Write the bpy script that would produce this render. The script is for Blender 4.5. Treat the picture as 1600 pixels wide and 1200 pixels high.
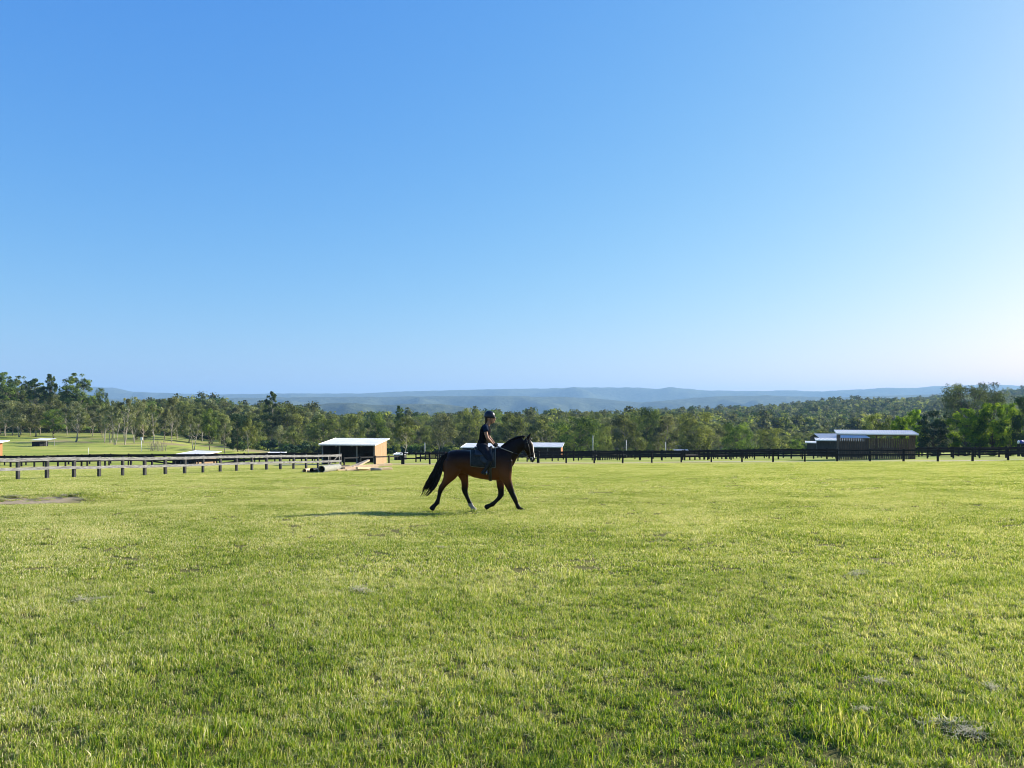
import bpy, bmesh, math, random
import numpy as np
from mathutils import Vector, Matrix, Quaternion, noise as mnoise

for o in list(bpy.data.objects): bpy.data.objects.remove(o)
scn = bpy.context.scene
COL = scn.collection
R = math.radians

# ------------------------------------------------------------------ camera, sky, sun
cam_d = bpy.data.cameras.new("camera"); cam = bpy.data.objects.new("camera", cam_d); COL.objects.link(cam)
cam_d.sensor_width = 36.0; cam_d.lens = 27.0
cam_d.shift_y = 0.025
cam_d.clip_start = 0.1; cam_d.clip_end = 60000
cam.location = (0, 0, 0); cam.rotation_euler = (R(90), 0, 0)
scn.camera = cam

SUN_EL, SUN_AZ = 24.0, 63.5
w = bpy.data.worlds.new("World"); scn.world = w; w.use_nodes = True
wn = w.node_tree.nodes; wl = w.node_tree.links
bg = wn['Background']
sky = wn.new('ShaderNodeTexSky'); sky.sky_type = 'NISHITA'; sky.sun_disc = False
sky.sun_elevation = R(SUN_EL); sky.sun_rotation = R(SUN_AZ)
sky.altitude = 0; sky.air_density = 1.0; sky.dust_density = 0.8; sky.ozone_density = 1.0
# response of each colour of the sky light: deeper blue aloft, pale towards the sun and the horizon
ss = wn.new('ShaderNodeSeparateColor'); sc_ = wn.new('ShaderNodeCombineColor'); wl.new(sky.outputs[0], ss.inputs[0])
for k_, (a_, g_) in enumerate(((0.452, 1.26), (0.445, 0.77), (0.466, 0.27))):
    p_ = wn.new('ShaderNodeMath'); p_.operation = 'POWER'; p_.inputs[1].default_value = g_; wl.new(ss.outputs[k_], p_.inputs[0])
    q_ = wn.new('ShaderNodeMath'); q_.operation = 'MULTIPLY'; q_.inputs[1].default_value = a_*0.11**(g_-1); wl.new(p_.outputs[0], q_.inputs[0])
    wl.new(q_.outputs[0], sc_.inputs[k_])
wl.new(sc_.outputs[0], bg.inputs['Color'])
bg.inputs['Strength'].default_value = 0.11

sd = bpy.data.lights.new("sun", 'SUN'); sd.energy = 5.0; sd.angle = R(0.5); sd.color = (1.0, 0.93, 0.80)
so = bpy.data.objects.new("sun", sd); COL.objects.link(so)
S = Vector((math.cos(R(SUN_EL))*math.sin(R(SUN_AZ)), math.cos(R(SUN_EL))*math.cos(R(SUN_AZ)), math.sin(R(SUN_EL))))
so.rotation_euler = S.to_track_quat('Z', 'Y').to_euler(); so.location = (40, 10, 60)

scn.view_settings.view_transform = 'Standard'; scn.view_settings.look = 'None'
scn.view_settings.exposure = 1.2; scn.view_settings.gamma = 1.0
scn.cycles.max_bounces = 6; scn.cycles.diffuse_bounces = 3; scn.cycles.transmission_bounces = 3
scn.cycles.volume_bounces = 0; scn.cycles.transparent_max_bounces = 6
scn.cycles.use_denoising = True; scn.cycles.filter_width = 1.0

# ------------------------------------------------------------------ terrain function
PXS = np.array([-700, 0, 100, 230, 340, 450, 560, 700, 900, 1100, 1300, 1500, 1700, 2400], float)
DS = np.array([110, 130, 160, 200, 260, 330, 450, 600, 900, 1200, 1800, 2600, 4000, 26000], float)
TAB = np.array([
 # 110   130   160   200   260   330   450   600   900  1200  1800  2600  4000
 [-8.2, -7.8, -8.0, -8.0, -7.5, -6.5, -6.0, -6.0, -20, -60, -120, -180, -200, -200],
 [-8.2, -7.8, -8.1, -8.3, -7.8, -7.0, -6.0, -8.0, -25, -60, -120, -180, -200, -200],
 [-8.1, -7.8, -8.2, -8.4, -8.0, -7.2, -7.0, -9.0, -25, -60, -120, -180, -200, -200],
 [-7.9, -7.9, -8.3, -8.8, -8.6, -8.0, -8.5, -11., -28, -60, -120, -180, -200, -200],
 [-7.8, -8.2, -9.0, -10.2, -10.6, -10.6, -11., -13., -30, -60, -120, -180, -200, -200],
 [-7.6, -8.4, -9.8, -11.6, -13.0, -14.2, -14., -17., -34, -60, -120, -180, -200, -200],
 [-7.5, -8.5, -10., -12.0, -14.8, -18.0, -19., -22., -42, -60, -120, -150, -200, -200],
 [-7.4, -8.4, -10., -12.0, -14.6, -17.0, -18., -20., -34, -50, -100, -150, -200, -200],
 [-7.3, -8.3, -9.9, -13.0, -16.0, -18.0, -17., -17., -30, -45, -100, -150, -200, -200],
 [-7.2, -8.2, -9.9, -13.2, -16.2, -19.0, -22., -23., -17, -12, -60, -140, -200, -200],
 [-7.0, -8.0, -9.4, -11.2, -14.0, -19.0, -26., -26., -10,  2.0, -30, -120, -200, -200],
 [-6.9, -7.9, -9.3, -11.0, -14.0, -19.0, -26., -28., -14,  1.0,  10., -60, -200, -200],
 [-6.9, -7.9, -9.3, -11.0, -14.0, -19.0, -26., -30., -18, -4.0,  40., -20, -200, -200],
 [-6.9, -7.9, -9.3, -11.0, -14.0, -19.0, -26., -30., -18, -4.0,  50.,  20, -200, -200]])
LDS = np.log(DS)

def sstep(a, b, x):
    t = np.clip((x-a)/(b-a), 0, 1); return t*t*(3-2*t)

def terr(x, y):
    x = np.asarray(x, float); y = np.asarray(y, float)
    plane = -1.55 - 0.052*np.clip(y, -60, 400) + np.clip(0.01*x, -0.85, 0.8)
    d = np.maximum(np.where(np.abs(x) < y, y, np.hypot(x, y)/1.4142), 1.0)
    px = 800 + 1200*np.clip(x/np.maximum(y, 1.0), -1.25, 1.33)
    i = np.clip(np.searchsorted(PXS, px)-1, 0, len(PXS)-2); fx = np.clip((px-PXS[i])/(PXS[i+1]-PXS[i]), 0, 1)
    fx = fx*fx*(3-2*fx)
    ld = np.log(np.clip(d, 110, 26000))
    j = np.clip(np.searchsorted(LDS, ld)-1, 0, len(DS)-2); fd = np.clip((ld-LDS[j])/(LDS[j+1]-LDS[j]), 0, 1)
    t = (TAB[i, j]*(1-fx)+TAB[i+1, j]*fx)*(1-fd) + (TAB[i, j+1]*(1-fx)+TAB[i+1, j+1]*fx)*fd
    k = sstep(98, 125, d)
    z = plane*(1-k) + t*k
    # eroded bank at the left of the field
    bx = sstep(-12.6, -14.2, x)
    z = z + bx*0.20*sstep(23.7, 24.9, y)*(1-sstep(25.5, 29.0, y))
    for cx, cy, dp_, sg in ((-47.0, 118.5, 1.35, 5.0), (-49.0, 160.0, 2.1, 7.0)):
        z = z - dp_*np.exp(-((x-cx)**2+(y-cy)**2)/(2*sg*sg))
    # gentle swells of the paddock and rolling far ground
    z = z + 0.05*np.sin(x*0.31+1.0)*np.sin(y*0.23+0.4)*sstep(5, 25, d)
    z = z + 0.035*np.sin(x*0.9+y*0.5)*np.sin(y*0.8-0.3*x+2.0)*(1-sstep(40, 70, d))
    r = sstep(350, 900, d)
    z = z + r*(4.0*np.sin(x*0.011+1.3)*np.sin(y*0.009) + 2.0*np.sin(x*0.031+y*0.02))
    return z
def T(x, y): return float(terr(x, y))
def W(px, d, dz=0.0):
    x = (px-800)/1200.0*d
    return Vector((x, d, T(x, d)+dz))

# ------------------------------------------------------------------ helpers
def tag(o, label=None, cat=None, group=None, kind=None):
    if label: o['label'] = label
    if cat: o['category'] = cat
    if group: o['group'] = group
    if kind: o['kind'] = kind
    return o
def empty(name, loc=(0, 0, 0), rz=0.0):
    o = bpy.data.objects.new(name, None); COL.objects.link(o); o.location = loc; o.rotation_euler = (0, 0, rz)
    o.empty_display_size = 0.2
    return o
def link(name, me, parent=None, mat=None, smooth=False):
    o = bpy.data.objects.new(name, me); COL.objects.link(o)
    if parent is not None: o.parent = parent
    if mat is not None and not me.materials: me.materials.append(mat)
    if smooth:
        me.polygons.foreach_set('use_smooth', [True]*len(me.polygons))
    return o
class MB:
    """collects simple shapes into one mesh"""
    def __init__(s): s.v = []; s.f = []
    def add(s, vs, fs):
        n = len(s.v); s.v += [tuple(v) for v in vs]; s.f += [tuple(i+n for i in f) for f in fs]
    def box(s, c, size, rot=None):
        hx, hy, hz = size[0]/2, size[1]/2, size[2]/2
        vs = [Vector((x, y, z)) for x in (-hx, hx) for y in (-hy, hy) for z in (-hz, hz)]
        if rot is not None: vs = [rot @ v for v in vs]
        c = Vector(c); vs = [v+c for v in vs]
        s.add(vs, [(0, 1, 3, 2), (4, 6, 7, 5), (0, 4, 5, 1), (2, 3, 7, 6), (0, 2, 6, 4), (1, 5, 7, 3)])
    def beam(s, a, b, wd, ht, up=Vector((0, 0, 1))):
        a = Vector(a); b = Vector(b); t = (b-a); L = t.length; t.normalize()
        side = t.cross(up).normalized(); u = side.cross(t).normalized()
        m = Matrix((t, side, u)).transposed()
        s.box((a+b)/2, (L, wd, ht), m)
    def tube(s, pts, rad, seg=6, cap=True):
        pts = [Vector(p) for p in pts]; n = len(pts)
        if not hasattr(rad, '__len__'): rad = [rad]*n
        ref = Vector((0.31, 0.2, 0.93)).normalized(); vs = []
        prev = None
        for i, p in enumerate(pts):
            t = (pts[min(i+1, n-1)]-pts[max(i-1, 0)])
            if t.length < 1e-9: t = Vector((0, 0, 1))
            t.normalize()
            if prev is None:
                a = t.cross(ref)
                if a.length < 0.1: a = t.cross(Vector((1, 0, 0)))
                a.normalize()
            else:
                a = (prev - t*prev.dot(t))
                a = a.normalized() if a.length > 1e-6 else t.cross(ref).normalized()
            prev = a; b = t.cross(a)
            for k in range(seg):
                an = 2*math.pi*k/seg
                vs.append(p+(a*math.cos(an)+b*math.sin(an))*rad[i])
        fs = []
        for i in range(n-1):
            for k in range(seg):
                k2 = (k+1) % seg
                fs.append((i*seg+k, i*seg+k2, (i+1)*seg+k2, (i+1)*seg+k))
        if cap:
            fs.append(tuple(range(seg))[::-1]); fs.append(tuple((n-1)*seg+k for k in range(seg)))
        s.add(vs, fs)
    def loft(s, st, seg=14, expo=2.0):
        """st: (x, y, z, r_plane, r_lateral); lateral is close to +Y"""
        pts = [Vector(p[:3]) for p in st]; n = len(pts); vs = []
        for i, p in enumerate(pts):
            t = (pts[min(i+1, n-1)]-pts[max(i-1, 0)]).normalized()
            b = Vector((0, 1, 0)); b = b-t*b.dot(t)
            if b.length < 0.25: b = Vector((1, 0, 0)); b = b-t*b.dot(t)
            b.normalize(); nn = t.cross(b).normalized()
            for k in range(seg):
                an = 2*math.pi*k/seg; c, q = math.cos(an), math.sin(an)
                c = math.copysign(abs(c)**(2/expo), c); q = math.copysign(abs(q)**(2/expo), q)
                vs.append(p+nn*c*st[i][3]+b*q*st[i][4])
        fs = []
        for i in range(n-1):
            for k in range(seg):
                k2 = (k+1) % seg
                fs.append((i*seg+k, i*seg+k2, (i+1)*seg+k2, (i+1)*seg+k))
        fs.append(tuple(range(seg))[::-1]); fs.append(tuple((n-1)*seg+k for k in range(seg)))
        s.add(vs, fs)
    def mesh(s, name):
        me = bpy.data.meshes.new(name); me.from_pydata(s.v, [], s.f); me.update(); return me
    def build(s, name, mat, parent=None, smooth=False, bevel=0.0):
        o = link(name, s.mesh(name), parent, mat, smooth)
        if bevel:
            b = o.modifiers.new('bevel', 'BEVEL'); b.width = bevel; b.segments = 1; b.limit_method = 'ANGLE'
        return o
def remesh(mb, name, voxel, smooth_n=4, fac=0.5):
    me = mb.mesh(name+'_raw')
    bm = bmesh.new(); bm.from_mesh(me); bmesh.ops.recalc_face_normals(bm, faces=bm.faces); bm.to_mesh(me); bm.free()
    o = bpy.data.objects.new(name+'_raw', me); COL.objects.link(o)
    m = o.modifiers.new('r', 'REMESH'); m.mode = 'VOXEL'; m.voxel_size = voxel
    dg = bpy.context.evaluated_depsgraph_get(); dg.update()
    out = bpy.data.meshes.new_from_object(o.evaluated_get(dg)); out.name = name
    bpy.data.objects.remove(o)
    bm = bmesh.new(); bm.from_mesh(out)
    for _ in range(smooth_n): bmesh.ops.smooth_vert(bm, verts=bm.verts, factor=fac, use_axis_x=True, use_axis_y=True, use_axis_z=True)
    bm.to_mesh(out); bm.free(); out.materials.clear()
    out.polygons.foreach_set('use_smooth', [True]*len(out.polygons))
    return out

# ------------------------------------------------------------------ materials
def newmat(name):
    m = bpy.data.materials.new(name); m.use_nodes = True
    nt = m.node_tree; return m, nt, nt.nodes, nt.links, nt.nodes['Principled BSDF']
def ramp(N, stops):
    r = N.new('ShaderNodeValToRGB'); e = r.color_ramp.elements
    while len(e) > 1: e.remove(e[0])
    e[0].position = stops[0][0]; e[0].color = (*stops[0][1], 1)
    for p, c in stops[1:]:
        q = e.new(p); q.color = (*c, 1)
    return r
def texmat(name, c1, c2, scale=4.0, rough=0.7, bump=0.2, stretch=(1, 1, 1), metallic=0.0, detail=6, coord='Object', spec=0.3, c3=None, bdist=0.02):
    m, nt, N, L, P = newmat(name)
    tc = N.new('ShaderNodeTexCoord'); mp = N.new('ShaderNodeMapping'); mp.inputs['Scale'].default_value = stretch
    L.new(tc.outputs[coord], mp.inputs[0])
    n = N.new('ShaderNodeTexNoise'); n.inputs['Scale'].default_value = scale; n.inputs['Detail'].default_value = detail
    n.inputs['Roughness'].default_value = 0.65
    L.new(mp.outputs[0], n.inputs['Vector'])
    st = [(0.32, c1), (0.66, c2)]
    if c3: st.append((0.8, c3))
    r = ramp(N, st); L.new(n.outputs['Fac'], r.inputs[0]); L.new(r.outputs[0], P.inputs['Base Color'])
    P.inputs['Roughness'].default_value = rough; P.inputs['Metallic'].default_value = metallic
    P.inputs['Specular IOR Level'].default_value = spec
    b = N.new('ShaderNodeBump'); b.inputs['Strength'].default_value = bump; b.inputs['Distance'].default_value = bdist
    L.new(n.outputs['Fac'], b.inputs['Height']); L.new(b.outputs[0], P.inputs['Normal'])
    return m
def leafmat(name, dark, mid, light, trans=0.36, rnd=0.25):
    m, nt, N, L, P = newmat(name)
    at = N.new('ShaderNodeAttribute'); at.attribute_name = 'tone'
    oi = N.new('ShaderNodeObjectInfo')
    ad = N.new('ShaderNodeMath'); ad.operation = 'MULTIPLY_ADD'; ad.inputs[1].default_value = rnd; ad.inputs[2].default_value = -rnd*0.5
    L.new(oi.outputs['Random'], ad.inputs[0])
    sm = N.new('ShaderNodeMath'); sm.operation = 'ADD'; L.new(at.outputs['Fac'], sm.inputs[0]); L.new(ad.outputs[0], sm.inputs[1])
    r = ramp(N, [(0.0, dark), (0.5, mid), (1.0, light)]); L.new(sm.outputs[0], r.inputs[0])
    hsv = N.new('ShaderNodeHueSaturation')
    mr = N.new('ShaderNodeMapRange'); mr.inputs[3].default_value = 0.482; mr.inputs[4].default_value = 0.512
    L.new(oi.outputs['Random'], mr.inputs[0]); L.new(mr.outputs[0], hsv.inputs['Hue'])
    L.new(r.outputs[0], hsv.inputs['Color'])
    L.new(hsv.outputs[0], P.inputs['Base Color']); P.inputs['Roughness'].default_value = 0.7; P.inputs['Specular IOR Level'].default_value = 0.08
    tr = N.new('ShaderNodeBsdfTranslucent'); g = N.new('ShaderNodeMixRGB'); g.blend_type = 'MULTIPLY'; g.inputs[0].default_value = 1
    g.inputs[2].default_value = (1.5, 1.5, 0.6, 1); L.new(hsv.outputs[0], g.inputs[1]); L.new(g.outputs[0], tr.inputs[0])
    mx = N.new('ShaderNodeMixShader'); mx.inputs[0].default_value = trans
    L.new(P.outputs[0], mx.inputs[1]); L.new(tr.outputs[0], mx.inputs[2])
    L.new(mx.outputs[0], N['Material Output'].inputs['Surface'])
    return m
M = {}
M['gum'] = leafmat('gum_leaves', (0.032, 0.046, 0.018), (0.112, 0.142, 0.050), (0.30, 0.33, 0.11))
M['gumgrey'] = leafmat('grey_gum_leaves', (0.045, 0.057, 0.032), (0.130, 0.150, 0.082), (0.31, 0.33, 0.17))
M['green'] = leafmat('green_leaves', (0.020, 0.042, 0.016), (0.075, 0.125, 0.034), (0.24, 0.32, 0.075))
M['bright'] = leafmat('bright_leaves', (0.028, 0.066, 0.014), (0.11, 0.21, 0.026), (0.33, 0.42, 0.045), trans=0.5)
M['dark'] = leafmat('dark_leaves', (0.012, 0.030, 0.020), (0.022, 0.052, 0.030), (0.05, 0.085, 0.035), trans=0.15)
M['olive'] = leafmat('olive_leaves', (0.022, 0.032, 0.018), (0.060, 0.080, 0.036), (0.17, 0.20, 0.08), trans=0.3)
M['bark'] = texmat('bark', (0.16, 0.13, 0.10), (0.34, 0.30, 0.25), 3, 0.85, 0.3, (1, 1, 0.3))
M['palebark'] = texmat('pale_bark', (0.18, 0.16, 0.135), (0.42, 0.385, 0.33), 2, 0.8, 0.2, (1, 1, 0.3))
M['darkbark'] = texmat('dark_bark', (0.05, 0.04, 0.035), (0.12, 0.10, 0.08), 3, 0.9, 0.3, (1, 1, 0.3))
M['blacktimber'] = texmat('black_stained_timber', (0.007, 0.008, 0.010), (0.020, 0.020, 0.022), 3, 0.8, 0.3, (1, 1, 4), spec=0.15)
M['greytimber'] = texmat('weathered_timber', (0.06, 0.06, 0.065), (0.29, 0.285, 0.28), 3.2, 0.8, 0.4, (0.8, 0.8, 6), c3=(0.40, 0.39, 0.37))
M['greypost'] = texmat('dark_grey_timber', (0.012, 0.012, 0.015), (0.065, 0.064, 0.065), 3, 0.8, 0.4, (4, 4, 0.6))
M['newtimber'] = texmat('fresh_timber', (0.27, 0.165, 0.085), (0.40, 0.265, 0.15), 3, 0.7, 0.2, (6, 6, 0.5))
M['palewood'] = texmat('pale_sawn_timber', (0.50, 0.35, 0.21), (0.68, 0.52, 0.34), 3, 0.7, 0.2, (1, 1, 5))
M['brownboard'] = texmat('brown_boards', (0.055, 0.038, 0.028), (0.13, 0.085, 0.058), 2.5, 0.8, 0.3, (5, 5, 0.5))
M['darkboard'] = texmat('dark_boards', (0.022, 0.024, 0.026), (0.06, 0.055, 0.05), 2.5, 0.8, 0.3, (5, 5, 0.5))
M['roof'] = texmat('galvanised_sheet', (0.40, 0.42, 0.45), (0.50, 0.52, 0.55), 0.9, 0.5, 0.1, (1, 1, 1), metallic=0.0, spec=0.5)
M['whitetrim'] = texmat('white_trim', (0.66, 0.66, 0.66), (0.8, 0.8, 0.8), 5, 0.6, 0.05)
M['orangewall'] = texmat('orange_boards', (0.36, 0.13, 0.05), (0.50, 0.21, 0.09), 3, 0.75, 0.2, (5, 5, 0.4))
M['concrete'] = texmat('grey_concrete', (0.17, 0.17, 0.145), (0.28, 0.28, 0.24), 5, 0.85, 0.3)
M['rubber'] = texmat('black_rubber', (0.012, 0.012, 0.013), (0.03, 0.03, 0.03), 8, 0.7, 0.1)
M['blue'] = texmat('blue_cloth', (0.02, 0.04, 0.22), (0.04, 0.07, 0.38), 3, 0.6, 0.1)
M['metalpole'] = texmat('pale_metal', (0.50, 0.50, 0.48), (0.68, 0.68, 0.66), 6, 0.5, 0.05)

# ------------------------------------------------------------------ ground
def ground_material():
    m, nt, N, L, P = newmat('paddock_ground')
    geo = N.new('ShaderNodeNewGeometry'); sep = N.new('ShaderNodeSeparateXYZ'); L.new(geo.outputs['Position'], sep.inputs[0])
    def math_(op, a, b=None, c=None, clamp=False):
        n = N.new('ShaderNodeMath'); n.operation = op; n.use_clamp = clamp
        for i, v in enumerate((a, b, c)):
            if v is None: continue
            if isinstance(v, (int, float)): n.inputs[i].default_value = v
            else: L.new(v, n.inputs[i])
        return n.outputs[0]
    def nz(scale, detail=5, rough=0.6, sc=(1, 1, 1)):
        mp = N.new('ShaderNodeMapping'); mp.inputs['Scale'].default_value = sc; L.new(geo.outputs['Position'], mp.inputs[0])
        n = N.new('ShaderNodeTexNoise'); n.inputs['Scale'].default_value = scale; n.inputs['Detail'].default_value = detail
        n.inputs['Roughness'].default_value = rough; L.new(mp.outputs[0], n.inputs[0]); return n.outputs['Fac']
    def mix(f, a, b):
        n = N.new('ShaderNodeMixRGB')
        if isinstance(f, (int, float)): n.inputs[0].default_value = f
        else: L.new(f, n.inputs[0])
        for i, v in ((1, a), (2, b)):
            if isinstance(v, tuple): n.inputs[i].default_value = (*v, 1)
            else: L.new(v, n.inputs[i])
        return n.outputs[0]
    def band(v, a, b, c, d):
        r1 = N.new('ShaderNodeMapRange'); r1.inputs[1].default_value = a; r1.inputs[2].default_value = b; L.new(v, r1.inputs[0])
        r2 = N.new('ShaderNodeMapRange'); r2.inputs[1].default_value = c; r2.inputs[2].default_value = d
        r2.inputs[3].default_value = 1; r2.inputs[4].default_value = 0; L.new(v, r2.inputs[0])
        return math_('MULTIPLY', r1.outputs[0], r2.outputs[0])
    def ramp_out(v):
        q = N.new('ShaderNodeMapRange'); q.inputs[1].default_value = 0.38; q.inputs[2].default_value = 0.62; L.new(v, q.inputs[0]); return q.outputs[0]
    big = nz(0.10, 4); med = nz(0.7, 6); fine = nz(9, 8, 0.75); streak = nz(0.35, 5, 0.6, (0.5, 1.6, 1))
    g = ramp(N, [(0.36, G_GREEN), (0.50, G_YEL), (0.64, G_DRY)])
    mm = math_('ADD', math_('MULTIPLY', big, 0.45), math_('ADD', math_('MULTIPLY', med, 0.25), math_('MULTIPLY', streak, 0.30)))
    L.new(mm, g.inputs[0])
    f2 = ramp(N, [(0.30, (0.42, 0.45, 0.36)), (0.55, (1, 1, 1)), (0.75, (1.18, 1.15, 1.1))]); L.new(fine, f2.inputs[0])
    mul = N.new('ShaderNodeMixRGB'); mul.blend_type = 'MULTIPLY'; mul.inputs[0].default_value = 0.85
    L.new(g.outputs[0], mul.inputs[1]); L.new(f2.outputs[0], mul.inputs[2])
    col = mul.outputs[0]
    soil_shade = N.new('ShaderNodeMapRange'); soil_shade.inputs[1].default_value = 18; soil_shade.inputs[2].default_value = 50; soil_shade.inputs[3].default_value = 0.85; soil_shade.inputs[4].default_value = 0; L.new(sep.outputs['Y'], soil_shade.inputs[0])  # thatch soil near the camera, with shade between the blades painted in
    col = mix(soil_shade.outputs[0], col, mix(med, (0.045, 0.045, 0.018), (0.12, 0.11, 0.045)))
    # lusher second paddock beyond the fences
    s = math_('MULTIPLY_ADD', sep.outputs['X'], 0.241, sep.outputs['Y'])
    s = math_('SUBTRACT', s, 85.9)
    lush = N.new('ShaderNodeMapRange'); lush.inputs[1].default_value = 2; lush.inputs[2].default_value = 8; L.new(s, lush.inputs[0])
    col = mix(math_('MULTIPLY', lush.outputs[0], 0.8), col, mix(ramp_out(big), mix(med, (0.13, 0.20, 0.026), (0.24, 0.30, 0.05)), mix(med, (0.26, 0.31, 0.05), (0.42, 0.40, 0.11))))
    # worn vehicle track behind the fence, dry bare band in front of it
    wob = math_('ADD', s, math_('MULTIPLY', math_('SUBTRACT', med, 0.5), 2.5))
    col = mix(math_('MULTIPLY', band(wob, 0.6, 1.2, 3.0, 4.2), 0.8), col, (0.36, 0.32, 0.26))
    xb = band(sep.outputs['X'], -17, -13, 14, 24)
    col = mix(math_('MULTIPLY', math_('MULTIPLY', band(wob, -4.5, -2.8, -0.6, 0.2), xb), 0.75), col, (0.30, 0.22, 0.11))
    # bare soil of the eroded bank
    bx = N.new('ShaderNodeMapRange'); bx.inputs[1].default_value = -13.3; bx.inputs[2].default_value = -14.3; L.new(sep.outputs['X'], bx.inputs[0])
    by = math_('ADD', sep.outputs['Y'], math_('MULTIPLY', math_('SUBTRACT', nz(2.2, 5), 0.5), 1.2))
    bank = math_('MULTIPLY', bx.outputs[0], band(by, 23.7, 24.0, 24.75, 25.1))
    col = mix(bank, col, mix(nz(3.5, 8, 0.8), (0.14, 0.10, 0.06), (0.62, 0.50, 0.33)))
    brn = N.new('ShaderNodeMapRange'); brn.inputs[1].default_value = 0.50; brn.inputs[2].default_value = 0.60; L.new(nz(0.055, 4), brn.inputs[0])
    lf = band(sep.outputs['X'], -135, -125, -70, -58); dy = band(sep.outputs['Y'], 165, 178, 235, 250)
    col = mix(math_('MULTIPLY', math_('MULTIPLY', lf, dy), math_('MULTIPLY', brn.outputs[0], 0.85)), col, (0.26, 0.20, 0.12))
    # leaf litter under the woodland
    far = N.new('ShaderNodeMapRange'); far.inputs[1].default_value = 215; far.inputs[2].default_value = 300; L.new(sep.outputs['Y'], far.inputs[0])
    col = mix(math_('MULTIPLY', far.outputs[0], 0.8), col, mix(med, (0.05, 0.06, 0.025), (0.12, 0.12, 0.05)))
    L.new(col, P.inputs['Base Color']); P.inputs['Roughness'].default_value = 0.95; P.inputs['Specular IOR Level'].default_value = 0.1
    b = N.new('ShaderNodeBump'); b.inputs['Strength'].default_value = 0.9; b.inputs['Distance'].default_value = 0.06
    hh = math_('ADD', math_('MULTIPLY', fine, 0.7), med); L.new(hh, b.inputs['Height']); L.new(b.outputs[0], P.inputs['Normal'])
    return m
G_GREEN = (0.32, 0.345, 0.060); G_YEL = (0.41, 0.40, 0.090); G_DRY = (0.47, 0.42, 0.165)
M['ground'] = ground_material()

def build_ground():
    rs = np.concatenate([[0.3], np.geomspace(1.0, 26000, 330)])
    angs = np.concatenate([np.linspace(-48, 48, 420), np.linspace(51, 309, 87)])   # degrees clockwise from +Y
    A = np.radians(angs); n, k = len(rs), len(angs)
    X = rs[:, None]*np.sin(A)[None]; Y = rs[:, None]*np.cos(A)[None]
    Z = terr(X, Y)
    v = np.stack([X, Y, Z], -1).reshape(-1, 3)
    i = np.arange(n-1)[:, None]; j = np.arange(k)[None]
    j2 = (j+1) % k
    q = np.stack([i*k+j, i*k+j2, (i+1)*k+j2, (i+1)*k+j], -1).reshape(-1, 4)
    vs = v.tolist(); fs = q.tolist()
    vs.append([0, 0, T(0, 0)]); c = len(vs)-1
    fs += [[c, (a+1) % k, a] for a in range(k)]
    me = bpy.data.meshes.new('ground'); me.from_pydata(vs, [], fs); me.update()
    bm = bmesh.new(); bm.from_mesh(me); bmesh.ops.recalc_face_normals(bm, faces=bm.faces)
    if sum(f.normal.z for f in list(bm.faces)[:200]) < 0: bmesh.ops.reverse_faces(bm, faces=bm.faces)
    bm.to_mesh(me); bm.free()
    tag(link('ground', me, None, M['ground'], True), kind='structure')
build_ground()

# ------------------------------------------------------------------ far hills
M['hills'] = texmat('wooded_hills', (0.035, 0.05, 0.025), (0.10, 0.115, 0.06), 0.02, 0.95, 1.0, (1, 1, 1), coord='Object', spec=0.02, detail=9, bdist=16)
def hills(name, dist, prof, depth, seed, rough, foot=-230):
    """a ridge with true width and depth; prof = (picture column, elevation in thousandths of the distance)"""
    px = np.array([p[0] for p in prof], float); el = np.array([p[1] for p in prof], float)
    cols = np.linspace(-600, 2200, 420); rows = 46
    vs = []
    for r in range(rows):
        f = r/(rows-1); t = (f-0.45)/0.55 if f > 0.45 else (0.45-f)/0.45
        d0 = dist+depth*(f-0.45)*2
        for c in cols:
            top = np.interp(c, px, el)/1200.0*dist
            u = (c-800)/1200.0
            x, y = u*d0, d0
            nn = mnoise.fractal(Vector((x/(dist*0.06)+seed, y/(dist*0.06), seed)), 1.0, 2.0, 5)
            n2 = mnoise.fractal(Vector((x/(dist*0.012)+seed, y/(dist*0.012), seed)), 1.0, 2.0, 4)
            s = 1-t
            s = s*s*(3-2*s)
            s = min(1.0, max(0.0, s + nn*0.35*s*(1-s)*4))
            z = foot+(top-foot)*s + n2*rough*dist/1200.0*(0.3+0.7*s)
            vs.append((x, y, z))
    K = len(cols); fs = [(i*K+j, i*K+j+1, (i+1)*K+j+1, (i+1)*K+j) for i in range(rows-1) for j in range(K-1)]
    me = bpy.data.meshes.new(name); me.from_pydata(vs, [], fs); me.update()
    tag(link(name, me, None, M['hills'], True), kind='structure')
def rows_(l): return [(p, 640-r) for p, r in l]
hills('hills', 9500, rows_([(-600, 608), (0, 606), (110, 605), (150, 604.5), (185, 607), (205, 612), (260, 614), (330, 617), (420, 615), (500, 615), (560, 615), (620, 612), (700, 610), (760, 608.5), (850, 607), (905, 605.5), (1000, 606), (1030, 608.5), (1042, 606.5), (1080, 607.5), (1095, 610), (1180, 611), (1230, 610), (1265, 611.5), (1285, 611.5), (1300, 610.5), (1345, 608.5), (1385, 606), (1430, 606.5), (1460, 603.5), (1510, 602.5), (1545, 600.5), (1600, 603), (1750, 602), (2200, 606)]), 2600, 3.1, 1.0)
hills('hills', 6000, rows_([(-600, 630), (0, 622), (200, 624), (330, 622), (450, 621), (600, 620), (700, 618.5), (800, 619), (880, 620), (930, 623), (1000, 629), (1060, 624), (1120, 619), (1200, 618), (1300, 621), (1420, 617), (1540, 613), (1600, 615), (2200, 612)]), 1500, 7.7, 0.9)
hills('hills', 3600, rows_([(-600, 645), (0, 640), (300, 640), (430, 634), (500, 631), (545, 629.5), (590, 633), (640, 631), (690, 631), (730, 636), (800, 650), (1000, 655), (1200, 650), (1400, 630), (1480, 620), (1560, 614), (1620, 611), (1800, 606), (2200, 604)]), 800, 12.3, 0.9)

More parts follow.
